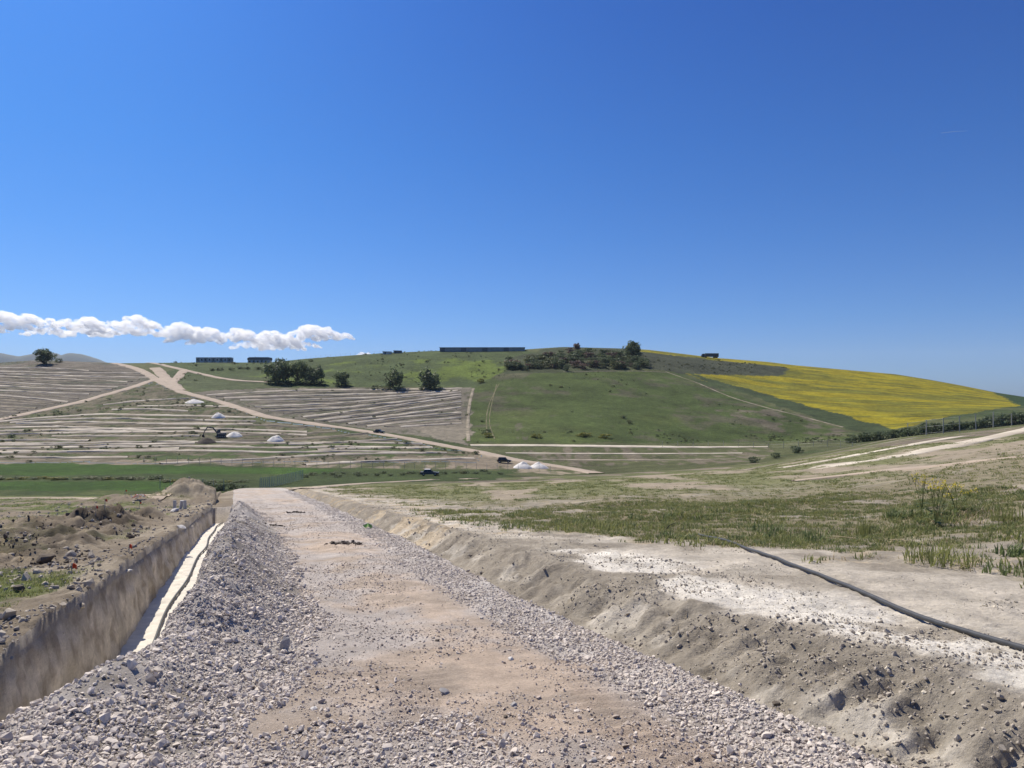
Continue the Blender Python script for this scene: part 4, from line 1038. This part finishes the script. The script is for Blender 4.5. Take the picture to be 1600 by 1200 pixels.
for (p0, p1, py, hp, lab, m) in ((598, 611, 553.6, 4.5, 'low pale hut on the ridge left of a darker one', 'barracks_pale'), (615, 627, 552.3, 4.8, 'low dark hut on the ridge right of a paler one', 'roofdark')):
    root, L_, h_, dp = building(p0, p1, py, hp, 4, 520, 'hut', lab)
    MB().box(0, L_, 0, dp, 0, h_ * .85).build('wall', M[m], root)
    MB().prism([(-.2, h_ * .85), (L_ + .2, h_ * .85), (L_ + .2, h_ * .93), (-.2, h_ * 1.0)], -.2, dp + .2).build('roof', M['roofdark'], root)
    MB().box(L_ * .2, L_ * .38, -.05, .02, .3, h_ * .75).build('door', M['glass'], root)
root, L_, h_, dp = building(687, 820, 549.5, 6.3, 10, 520, 'long_shed', 'very long low grey shed along the hilltop skyline')
n = 16
for k in range(n):
    b = MB(); b.box(L_ * k / n + 0.04, L_ * (k + 1) / n - 0.04, 0, 0.2, 0, h_ * 0.9); b.build('panel', M['barracks'] if k % 4 else M['roofdark'], root)
MB().box(0, L_, 0.25, dp, 0, h_ * 0.88).build('wall', M['barracks'], root)
MB().prism([(-.3, h_ * .9), (L_ + .3, h_ * .9), (L_ + .3, h_), (-.3, h_ * .98)], -.4, dp + .4).build('roof', M['roofdark'], root)
# lorry
a = hit(1109, 559.5, 500); k = a.y / F
root = empty('lorry', a + Vector((0, 0, 0)), 0); set_props(root, 'dark lorry with a box trailer on the skyline above the rapeseed', 'lorry')
hl = 13.5 * k
MB().box(-hl + 3.0, hl, -1.2, 1.2, 1.0, 3.7).build('trailer', M['machine'], root, bev=0.05)
cb = MB().prism([(-hl, 0.7), (-hl + 2.5, 0.7), (-hl + 2.5, 3.4), (-hl + 0.9, 3.3), (-hl + 0.1, 1.9)], -1.15, 1.15).build('cab', M['carblack'], root, bev=0.05)
MB().box(-hl + 1.1, -hl + 1.9, -1.19, -1.14, 1.9, 2.8).build('window', M['glass'], cb)
for xw in (-hl + 1.2, -hl + 3.6, hl - 3.6, hl - 2.4, hl - 1.2):
    for sy in (-1, 1):
        MB().tube([(xw, sy * 0.85, 0.5), (xw, sy * 1.18, 0.5)], 0.5, 14).build('wheel', M['black'], root)

# ------------------------------------------------------------------ vehicles
def car(px, py, length, rz, paint, label, suv=True, ymin=180, name='parked_car', roof=None):
    p = hit(px, py, ymin); root = empty(name, p + Vector((0, 0, 0.12)), rz); set_props(root, label, 'car')
    Lh = length / 2; hh = 1.72 if suv else 1.46; zb = 0.95 if suv else 0.85
    body = MB().prism([(-Lh, 0.38), (-Lh + .05, 0.75), (-Lh + .12, zb), (Lh - 1.25, zb + .02), (Lh - .25, zb - .14), (Lh, 0.68), (Lh - .03, 0.36), (Lh - .5, 0.28), (-Lh + .5, 0.28)], -.9, .9).build('body', paint, root, bev=0.08)
    xr = -Lh + (0.18 if suv else 0.75)
    cab = MB().add([(xr, -.84, zb - .02), (Lh - 1.2, -.84, zb - .02), (Lh - 1.2, .84, zb - .02), (xr, .84, zb - .02), (xr + .35, -.66, hh - .05), (Lh - 2.0, -.66, hh - .03), (Lh - 2.0, .66, hh - .03), (xr + .35, .66, hh - .05)],
                   [(0, 3, 2, 1), (4, 5, 6, 7), (0, 1, 5, 4), (1, 2, 6, 5), (2, 3, 7, 6), (3, 0, 4, 7)]).build('cabin', M['glass'], root, bev=0.06)
    MB().box(xr + .3, Lh - 1.95, -.68, .68, hh - .06, hh).build('roof', roof or paint, cab, bev=0.03)
    for xp in (xr + .2, (xr + Lh - 1.6) / 2, Lh - 1.65):
        for sy in (-1, 1): MB().tube([(xp, sy * .85, zb), (xp + (.12 if xp < 0 else -.2), sy * .68, hh - .04)], .05, 5).build('pillar', paint, cab)
    for xw in (-Lh + .85, Lh - .85):
        for sy in (-1, 1):
            wh = MB().tube([(xw, sy * .70, .34), (xw, sy * .92, .34)], .36, 16).build('wheel', M['black'], root)
            MB().tube([(xw, sy * .915, .34), (xw, sy * .935, .34)], .2, 12).build('rim', M['steel'], wh)
    for sy in (-1, 1):
        MB().box(Lh - .12, Lh - .01, sy * .62 - .16, sy * .62 + .16, .66, .8).build('headlight', M['white'], root)
        MB().box(-Lh + .0, -Lh + .1, sy * .72 - .08, sy * .72 + .08, .75, .92).build('tail_light', M['orange'], root)
    return root
car(788, 723.5, 4.5, R(-8), M['carblack'], 'black off-road car parked beside the white sand heaps', True, 200)
car(592, 677, 4.4, R(-14), M['cargreen'], 'dark car driving on the dirt road across the terraces', False, 250, 'moving_car')
car(671, 743.5, 4.4, R(4), M['machine'], 'small car with a pale roof in the grassy valley strip', False, 140, roof=M['white'])

# excavator
p = hit(345, 684, 220)
root = empty('excavator', p, R(200)); set_props(root, 'dark excavator digging beside a white sand heap on the terraces', 'excavator')
for sy in (-1, 1):
    tr_ = MB().prism([(-1.7, .15), (-1.9, .5), (-1.6, .85), (1.6, .85), (1.9, .5), (1.7, .15)], sy * 1.1 - .28, sy * 1.1 + .28).build('track', M['black'], root)
    for k in range(5): MB().tube([(-1.3 + .65 * k, sy * 1.1 - .3, .45), (-1.3 + .65 * k, sy * 1.1 + .3, .45)], .2, 10).build('roller', M['steel'], tr_)
MB().prism([(-2.0, .95), (1.4, .95), (1.4, 1.5), (.2, 1.75), (-1.9, 1.85)], -1.25, 1.25).build('upper_body', M['machine'], root, bev=.06)
cb = MB().prism([(.1, 1.5), (1.45, 1.5), (1.35, 2.4), (1.0, 3.1), (.1, 3.1)], -1.2, -.1).build('cab', M['machine'], root, bev=.05)
MB().box(.25, 1.1, -1.24, -1.19, 1.9, 2.9).build('window', M['glass'], cb)
MB().tube([(1.0, .35, 1.5), (2.6, .35, 3.6), (4.6, .35, 3.9)], [.3, .28, .18], 6).build('boom', M['machine'], root)
MB().tube([(4.4, .35, 4.1), (5.6, .35, 2.2), (5.9, .35, 1.2)], [.22, .18, .14], 6).build('stick', M['machine'], root)
MB().prism([(5.5, 1.3), (6.3, 1.2), (6.4, .5), (5.8, .1), (5.2, .4), (5.6, .7)], -.1, .8).build('bucket', M['black'], root)

# ------------------------------------------------------------------ heaps
def heap(px, py, wpx, hpx, m, label, name='sand_heap', ymin=180, seed=0, cat='heap', lobes=1):
    p = hit(px, py, ymin); k = p.y / F; w_ = wpx * k / 2; h_ = hpx * k
    n, r_ = 26, 9; V = []; Fc = []
    for i in range(r_ + 1):
        f = i / r_
        for j in range(n):
            a = 6.2832 * j / n
            wob = 1 + 0.16 * float(fbm(math.cos(a) * 1.3 + seed, math.sin(a) * 1.3, 3, 401))
            x = math.cos(a) * w_ * f * wob; y = math.sin(a) * w_ * f * wob
            z = h_ * (1 - f ** 1.35) ** 0.95 * (1 + 0.28 * float(fbm(x / w_ * 3 + seed, y / w_ * 3, 3, 402))) - h_ * 0.10 * (1 - math.exp(-((1 - f) / .12) ** 2)) * 0
            zg = Hs(p.x + x, p.y + y) - p.z
            V.append((x, y, zg + max(z, 0) - (0.12 if i == r_ else 0)))
    for i in range(r_):
        for j in range(n): Fc.append((i * n + j, (i + 1) * n + j, (i + 1) * n + (j + 1) % n, i * n + (j + 1) % n))
    o = link_mesh(name, V, Fc, m, None, True); o.location = p; set_props(o, label, cat); return o
heap(304, 629, 30, 5, M['heap'], 'low white sand heap beside the upper bend of the dirt road', seed=1)
heap(341, 652.5, 22, 8, M['heap'], 'white sand heap on the terraces just below the dirt road', seed=2)
heap(366, 682, 26, 8, M['heap'], 'white sand heap right beside the dark excavator', seed=3)
heap(431, 689, 26, 9, M['heap'], 'pointed white sand heap right of the excavator and its heap', seed=4)
heap(817, 731, 34, 9, M['heap'], 'larger left one of two white heaps near the black car', seed=5, ymin=200)
heap(842, 731, 32, 8, M['heap'], 'smaller right one of two white heaps beside the dirt road', seed=6, ymin=200)
heap(322, 692, 30, 9, M['soil_and_shadow'], 'dark heap of freshly dug earth at the excavator', 'earth_heap', seed=7, ymin=200)

# ------------------------------------------------------------------ foreground things
# pipe on the bank
P = []
for y in np.linspace(3.2, 16.4, 60):
    x = 3.97 + 0.03 * math.sin(y * 0.5) + 0.012 * math.sin(y * 1.3 + 1)
    zz = max(Hs(x + dx, y) for dx in (-.03, 0, .03)); P.append([x, y, zz + 0.024])
P = np.array(P); zs = P[:, 2].copy()
for _ in range(4): zs[1:-1] = np.maximum(zs[1:-1], 0.5 * (zs[:-2] + zs[2:]))
P[:, 2] = zs
o = MB().tube(P, 0.025, 12).build('plastic_pipe', M['pipe'], None, True)
set_props(o, 'black plastic pipe lying along the top of the chalky bank', 'pipe')
# cable in the trench
P = []
for v in np.linspace(4, 35.7, 160):
    u = float(u_tr(v)) + T_FLOOR + (float(t_right(v)) - T_FLOOR) * 0.52 + 0.06 * math.sin(v * 0.35) + 0.03 * math.sin(v * 1.1)
    x, y = to_xy(u, v); P.append((x, y, float(base(np.array([x]), np.array([y]))[0]) - float(t_depth(v)) + 0.115))
o = MB().tube(P, 0.022, 8).build('cable', M['pipe'], None, True); set_props(o, 'grey cable laid on the white sand in the trench', 'cable')
# dirt lumps on the road
def rock(px, py, wpx, m, label, name='stone', cat='stone', flat=0.65, seed=1, sink=0.3, ymin=2.0):
    p = hit(px, py, ymin); s_ = wpx * p.y / F / 2
    me = stone_mesh(name, seed, m, flat, 22)
    o = bpy.data.objects.new(name, me); o.location = p + Vector((0, 0, s_ * flat * sink)); o.scale = (s_, s_, s_); o.rotation_euler = (random.gauss(0, .15), random.gauss(0, .15), random.uniform(0, 6)); COL.objects.link(o)
    set_props(o, label, cat); return o
M['bigstone'] = plain('grey_stone', (0.34, 0.325, 0.31), 0.9, 0, 0.22, 9)
M['palestone'] = plain('pale_stone', (0.55, 0.53, 0.50), 0.9, 0, 0.15, 9)
M['darkstone'] = plain('dark_clod', (0.12, 0.10, 0.08), 0.95, 0, 0.3, 12)
rock(445, 1017, 24, M['bigstone'], 'upright pointed grey stone at the foot of the gravel berm', flat=1.3, seed=2, sink=0.5)
rock(293, 1119, 18, M['palestone'], 'pale rounded stone at the lower edge of the gravel berm', seed=3)
rock(491, 1108, 17, M['palestone'], 'flat white stone on the tan dirt left of the road centre', flat=0.4, seed=4)
rock(695, 1082, 20, M['bigstone'], 'flat grey stone lying in the middle of the road', flat=0.4, seed=5)
rock(803, 1103, 15, M['bigstone'], 'angular brown grey stone right of the road centre', seed=6)
rock(790, 1121, 11, M['darkstone'], 'small dark stone just below the angular brown grey one', seed=7)
rock(798, 1031, 13, M['palestone'], 'small white stone in the right wheel rut', seed=8)
rock(683, 1002, 9, M['darkstone'], 'small dark stone further up the road centre', seed=9)
rock(929, 1190, 14, M['bigstone'], 'grey stone at the bottom edge of the road', seed=10)
rock(928, 1176, 12, M['palestone'], 'flat pale chip near the bottom of the road', flat=0.4, seed=11)
rock(1213, 1102, 16, M['darkstone'], 'dark clod fallen at the foot of the bank', seed=12)
rock(30, 922, 22, M['darkstone'], 'black lump lying on the grass left of the trench', seed=13, flat=0.7)
rock(71, 876, 32, M['darkclod'], 'large rounded earth lump among the spoil left of the trench', seed=14, flat=0.55)
rock(199, 893, 21, M['palestone'], 'flat white slab on the trench edge, nearest of two', flat=0.25, seed=15)
rock(280, 827, 26, M['palestone'], 'flat white slab on the trench edge, farther of two', flat=0.25, seed=16)
rock(272, 800, 17, M['palestone'], 'white lump beside the pale stakes at the trench end', seed=17)
def lumps(px, py, wpx, n, label, seed):
    r = random.Random(seed); p = hit(px, py, 3); sc_ = wpx * p.y / F; V = []; Fc = []
    bm = bmesh.new()
    for k in range(n):
        a = r.gauss(0, .33) * sc_; b_ = r.gauss(0, .33) * sc_; s_ = sc_ * r.uniform(.04, .13)
        tmp = stone_mesh('t', seed * 50 + k, M['darkstone'], .7, 10); i = len(V); zg = Hs(p.x + a, p.y + b_) - p.z
        V += [(v.co.x * s_ + a, v.co.y * s_ + b_, v.co.z * s_ + zg + s_ * .2) for v in tmp.vertices]
        Fc += [tuple(i + q_ for q_ in f.vertices) for f in tmp.polygons]
        bpy.data.meshes.remove(tmp)
    bm.free()
    o = link_mesh('crumbled_soil', V, Fc, M['darkstone']); o.location = p; set_props(o, label, 'soil', None, 'stuff')
lumps(538, 849, 40, 46, 'patch of dark crumbled soil on the gravel road', 3)
lumps(463, 801, 26, 30, 'farther patch of dark crumbled soil on the gravel road', 4)
lumps(428, 822, 26, 26, 'dark lumps of soil on the crest of the berm', 5)
# marker flags
def flag(px, py, label, h=0.17, tilt=0.1):
    p = hit(px, py, 4); root = empty('marker_flag', p, random.uniform(-.5, .5)); set_props(root, label, 'flag', 'orange marker flags beside the trench')
    MB().tube([(0, 0, -.1), (tilt * h, 0, h)], 0.008, 6).build('stake', M['steel'], root)
    V = []; Fc = []
    for i in range(5):
        for j in range(2):
            V.append((tilt * h + i * 0.018, 0.015 * math.sin(i * 1.3), h - j * 0.075 - 0.006 * i))
    for i in range(4): Fc.append((2 * i, 2 * i + 1, 2 * i + 3, 2 * i + 2))
    o = link_mesh('cloth', V, Fc, M['orange'], root); sm = o.modifiers.new('t', 'SOLIDIFY'); sm.thickness = 0.004
flag(201, 864, 'orange marker flag near the trench edge beside dark spoil')
flag(111, 897, 'orange marker flag nearest to the camera on grassy earth')
flag(149, 806, 'orange marker flag farthest left on the pale far earth', .30)
flag(217, 795, 'orange marker flag in front of the red and white tape', .30)
flag(163, 796, 'orange marker flag just right of the leftmost far one', .30)
flag(195, 776, 'orange marker flag at the far edge of the earth', .34)
p = hit(217, 780, 20); root = empty('barrier_tape', p); root.scale = (0.6, 0.6, 0.5); set_props(root, 'tangle of red and white tape on the far earth left of the mound', 'tape')
for k in range(5):
    P_ = [(0.25 * math.sin(k * 2 + i * .9) + i * .12 - .4, .2 * math.cos(k + i), .10 + .35 * abs(math.sin(i * .8 + k))) for i in range(7)]
    MB().tube(P_, 0.03, 4).build('strip', M['orange'] if k % 2 else M['white'], root)
for i, (px, lab) in enumerate(((273, 'left pale wooden stake at the trench end'), (282, 'middle pale wooden stake at the trench end'), (289, 'right pale wooden stake at the trench end'))):
    p = hit(px, 795, 10); k = p.y / F
    o = MB().box(-.06, .06, -.06, .06, -.2, 13 * k).build('stake', M['palestone'], None, bev=.01); o.location = p; o.rotation_euler = (random.gauss(0, .08), random.gauss(0, .08), random.random()); set_props(o, lab, 'stake', 'stakes at the trench end')
# lime green scrap at the road edge
p = hit(575, 826, 10); o = link_mesh('plastic_scrap', [(math.cos(k * .7) * .13 * (1 + .3 * math.sin(k * 3)), math.sin(k * .7) * .09, .03 + .07 * (k % 2)) for k in range(9)] + [(0, 0, .16)], [(k, (k + 1) % 9, 9) for k in range(9)], M['limegreen'])
o.location = p; set_props(o, 'crumpled lime green plastic scrap at the right road edge', 'scrap')
so = o.modifiers.new('t', 'SOLIDIFY'); so.thickness = 0.006
# broken stick and weeds on the bank
p = hit(1040, 828, 8); o = MB().tube([p + Vector((0, 0, 0)), p + Vector((.10, .02, .10)), p + Vector((.25, .02, .16))], [.012, .01, .006], 6).build('twig', M['bark'], None); set_props(o, 'dark bent twig sticking up left of the pipe end', 'twig')
for (x0, y0, x1, y1, lab) in ((1290, 843, 1340, 844, 'left pale dry stalk lying in the grass above the pipe'), (1390, 846, 1425, 850, 'right pale dry stalk lying in the grass above the pipe'), (1560, 862, 1600, 866, 'pale dry stalk lying at the right picture edge')):
    a = hit(x0, y0, 5); b = hit(x1, y1, 5); o = MB().tube([a + Vector((0, 0, .03)), (a + b) / 2 + Vector((0, 0, .06)), b + Vector((0, 0, .03))], .010, 6).build('dry_stalk', M['straw'], None); set_props(o, lab, 'stalk', 'dry stalks in the grass')
def big_tuft(px, py, hpx, wpx, label, leaf='grass', n=90, seed=0, name='grass_tuft', cat='grass tuft', wid=0.008, lean=.8):
    p = hit(px, py, 4); k = p.y / F
    me = tuft_mesh('blades', seed, M[leaf], n, hpx * k, wpx * k / 2, wid, lean); o = bpy.data.objects.new(name, me); o.location = p; COL.objects.link(o); set_props(o, label, cat); return o
big_tuft(1470, 878, 52, 110, 'broad clump of green grass right of the pipe, nearest the camera', 'grass', 190, 1)
big_tuft(1265, 848, 34, 70, 'leafy green clump in the middle of the weeds above the pipe', 'grass2', 130, 2, lean=.9)
big_tuft(1350, 838, 46, 26, 'tall upright grass clump between two lower ones', 'grass', 60, 3, lean=.25)
big_tuft(1195, 832, 28, 60, 'low grass clump just above the far half of the pipe', 'grass2', 110, 4)
big_tuft(1405, 810, 26, 44, 'dark leafy weed above the tall grass clump', 'grass2', 90, 5, 'leafy_weed', 'weed', .016, 1.1)
big_tuft(1075, 842, 12, 28, 'small dark weed at the far end of the pipe', 'grass2', 60, 6, 'leafy_weed', 'weed', .014, 1.0)
big_tuft(1585, 868, 30, 50, 'dark weed at the right picture edge', 'grass2', 80, 7, 'leafy_weed', 'weed', .014, .9)
big_tuft(1230, 848, 24, 50, 'grass clump next to the far part of the pipe', 'grass', 90, 8)
big_tuft(930, 830, 26, 120, 'wide grass clump on the field left of the pipe end', 'grass', 170, 9)
big_tuft(1580, 815, 44, 60, 'tall dry topped grass at the right picture edge', 'grass', 110, 10, lean=.3)
def mustard(px, py, hpx, wpx, label, seed):
    r = random.Random(seed); p = hit(px, py, 6); k = p.y / F; h = hpx * k; w_ = wpx * k
    root = empty('mustard_plant', p); set_props(root, label, 'plant', 'yellow flowering weeds')
    for s_ in range(7):
        a = r.uniform(0, 6.28); rr = w_ * .5 * r.uniform(.2, 1); hh = h * r.uniform(.7, 1.05)
        st = MB(); top = Vector((math.cos(a) * rr, math.sin(a) * rr, hh)); mid_ = Vector((top.x * .45, top.y * .45, hh * .55)); st.tube([(0, 0, -.03), mid_, top], [.006, .005, .003], 5)
        fl = MB(); br = [top]
        for q_ in range(3):
            e = mid_.lerp(top, .4) + Vector((r.gauss(0, .25) * w_ * .5, r.gauss(0, .25) * w_ * .5, hh * r.uniform(.15, .35))); st.tube([mid_.lerp(top, .3), e], [.004, .002], 4); br.append(e)
        so_ = st.build('stem', M['stemgreen'], root)
        for e in br:
            for q_ in range(7):
                c = e + Vector((r.gauss(0, .02), r.gauss(0, .02), r.gauss(0, .025))); s2 = r.uniform(.010, .018); d1 = Vector((r.gauss(0, 1), r.gauss(0, 1), r.gauss(0, 1))).normalized() * s2; d2 = d1.orthogonal().normalized() * s2
                fl.add([c - d1, c - d2, c + d1, c + d2], [(0, 1, 2, 3)])
        fl.build('flowers', M['yellow'], so_)
    lv = MB()
    for q_ in range(26):
        a = r.uniform(0, 6.28); z = h * r.uniform(.02, .55); l_ = h * r.uniform(.12, .25); d = Vector((math.cos(a), math.sin(a), r.uniform(-.2, .5))).normalized(); s2 = Vector((-d.y, d.x, 0)) * l_ * .25; c = Vector((d.x * w_ * .1, d.y * w_ * .1, z))
        lv.add([c, c + d * l_ * .5 - s2, c + d * l_, c + d * l_ * .5 + s2], [(0, 1, 2, 3)])
    lv.build('leaves', M['stemgreen'], root)
mustard(1462, 822, 66, 48, 'tallest yellow flowering weed on the field right of the pipe', 1)
mustard(1495, 800, 48, 58, 'yellow flowering weed right behind the tallest one', 2)
mustard(1440, 795, 50, 40, 'smaller yellow flowering weed left of the tallest one', 3)

# ------------------------------------------------------------------ distant mountains, clouds, air
def mountains():
    xs = np.linspace(-9800, -3900, 160); ys = np.linspace(7900, 9600, 22); V = []
    prof = [(-200, 548), (0, 551), (30, 557), (55, 553), (85, 551), (95, 556), (110, 551), (125, 553), (150, 560), (165, 566), (190, 575), (300, 590)]
    XG, YG_ = np.meshgrid(xs, ys)
    px = 800 + F * XG / 9000
    top = (HOR - np.interp(px, [a for a, b in prof], [b for a, b in prof])) / F * 9000
    f = np.exp(-((YG_ - 9000) / 430.0) ** 2)
    Z = -80 + (top + 80) * f * (1 + 0.25 * (1 - f) * fbm(XG / 320, YG_ / 320, 4, 501)) + 8 * fbm(XG / 300, YG_ / 300, 4, 502) * f
    me = fast_mesh('mountains', np.stack([XG.ravel(), YG_.ravel(), Z.ravel()], 1), grid_faces(22, 160).reshape(-1, 4), None, plain('far_mountain', (0.09, 0.10, 0.07), 0.95, 0, 0.3, 0.002))
    set_props(me, kind='structure')
mountains()
def cloud_mat():
    m = bpy.data.materials.new('cloud'); m.use_nodes = True; nt = m.node_tree
    nt.nodes.remove(nt.nodes['Principled BSDF'])
    v = N(nt, 'ShaderNodeVolumePrincipled'); v.inputs['Color'].default_value = (1, 1, 1, 1); v.inputs['Anisotropy'].default_value = 0.55
    n = noise(nt, 0.0085, 7, 0.68)
    mp = N(nt, 'ShaderNodeMapping'); mp.inputs['Scale'].default_value = (1.0, 0.6, 1.2); tc_ = n.inputs['Vector'].links[0].from_socket
    nt.links.new(tc_, mp.inputs['Vector']); nt.links.new(mp.outputs[0], n.inputs['Vector'])
    r = ramp(nt, n.outputs['Fac'], [(0.40, 0.0), (0.60, 1.0)])
    mm = N(nt, 'ShaderNodeMath', operation='MULTIPLY'); mm.inputs[1].default_value = 0.018
    nt.links.new(r.outputs[0], mm.inputs[0]); nt.links.new(mm.outputs[0], v.inputs['Density'])
    nt.links.new(v.outputs[0], nt.nodes['Material Output'].inputs['Volume'])
    return m
CM = cloud_mat()
CM.cycles.volume_step_rate = 0.04
def cloud(cells, label, D=20000.0, seed=0):
    """heaped cells (px, width, top row, base row) with flat bases, melted into one body"""
    r = random.Random(seed); bm = bmesh.new(); k = D / F
    for xc, wd_, t, b_ in cells:
        b_ = b_ + 0.22 * (b_ - t); wd_ = wd_ * r.uniform(1.0, 1.35); hgt = b_ - t; yc = r.uniform(-250, 250)
        for q_ in range(int(14 + wd_ * 0.7)):
            a_ = r.uniform(-1, 1); env = hgt * max(1 - abs(a_) ** 2.2, 0.0) ** 0.7
            rad = min(max(hgt * r.uniform(0.12, 0.30), 1.3), 0.55 * env + 1.0)
            cy = b_ - 0.5 * rad - max(env - 1.4 * rad, 0) * r.random() ** 0.6
            mt = Matrix.Translation(((xc - 800 + a_ * wd_ * 0.5) * k, D + yc + r.uniform(-1, 1) * 140, (HOR - cy) * k)) @ Matrix.Diagonal((rad * k * r.uniform(1.0, 1.35), rad * k * 1.8, rad * k * r.uniform(.75, 1.0), 1))
            bmesh.ops.create_icosphere(bm, subdivisions=2, radius=1.0, matrix=mt)
    me = bpy.data.meshes.new('cloud'); bm.to_mesh(me); bm.free(); me.materials.append(CM)
    o = bpy.data.objects.new('cloud', me); COL.objects.link(o)
    rm = o.modifiers.new('melt', 'REMESH'); rm.mode = 'VOXEL'; rm.voxel_size = 20.0
    set_props(o, label, 'cloud'); return o
cloud([(-90, 120, 490, 508), (8, 60, 487, 505), (48, 42, 489, 506), (30, 50, 501, 513), (79, 30, 496, 508), (108, 34, 497, 510), (140, 46, 493, 512), (172, 30, 498, 509), (212, 56, 490, 509), (240, 24, 501, 512), (20, 90, 508, 517), (75, 60, 509, 521), (125, 70, 508, 523), (165, 40, 511, 522), (205, 70, 508, 522), (-70, 140, 504, 518)], 'long white cloud bank touching the left picture edge', seed=1)
cloud([(273, 40, 500, 520), (258, 22, 510, 522), (299, 30, 507, 522), (326, 40, 510, 529), (347, 20, 518, 528), (285, 60, 519, 532), (315, 50, 524, 535)], 'white cloud puff in the middle of the cloud bank', seed=2)
cloud([(369, 22, 509, 525), (386, 28, 512, 531), (408, 24, 518, 534), (425, 32, 514, 537), (452, 36, 521, 540), (483, 34, 533, 542), (390, 60, 530, 542), (440, 70, 534, 545)], 'white cloud at the right end of the cloud bank', seed=3)
cloud([(491, 40, 506, 528), (468, 28, 514, 524), (514, 36, 511, 529), (538, 26, 519, 529)], 'small separate white cloud right of the cloud bank', seed=4)
cloud([(568, 28, 548, 562)], 'tip of a white cloud peeking over the ridge', seed=5, D=22000)
# thin vapour trail
kx = 16000 / F
mb = MB().tube([((1470 - 800) * kx, 16000, (HOR - 208) * kx), ((1490 - 800) * kx, 16000, (HOR - 205.5) * kx), ((1512 - 800) * kx, 16000, (HOR - 204.5) * kx)], [7, 9, 5], 8)
mt_ = bpy.data.materials.new('vapour'); mt_.use_nodes = True; mt_.node_tree.nodes.remove(mt_.node_tree.nodes['Principled BSDF'])
vv_ = mt_.node_tree.nodes.new('ShaderNodeVolumePrincipled'); vv_.inputs['Density'].default_value = 0.02; mt_.node_tree.links.new(vv_.outputs[0], mt_.node_tree.nodes['Material Output'].inputs['Volume'])
set_props(mb.build('vapour_trail', mt_, None), 'short faint white vapour trail high in the blue sky', 'vapour trail')
# the air
hm = bpy.data.materials.new('haze'); hm.use_nodes = True; nt = hm.node_tree; nt.nodes.remove(nt.nodes['Principled BSDF'])
v = N(nt, 'ShaderNodeVolumePrincipled'); v.inputs['Density'].default_value = 4.5e-5; v.inputs['Color'].default_value = (0.72, 0.84, 1.0, 1)
nt.links.new(v.outputs[0], nt.nodes['Material Output'].inputs['Volume'])
o = MB().box(-17000, 17000, -600, 10300, -130, 640).build('haze', hm, None)
set_props(o, kind='stuff')
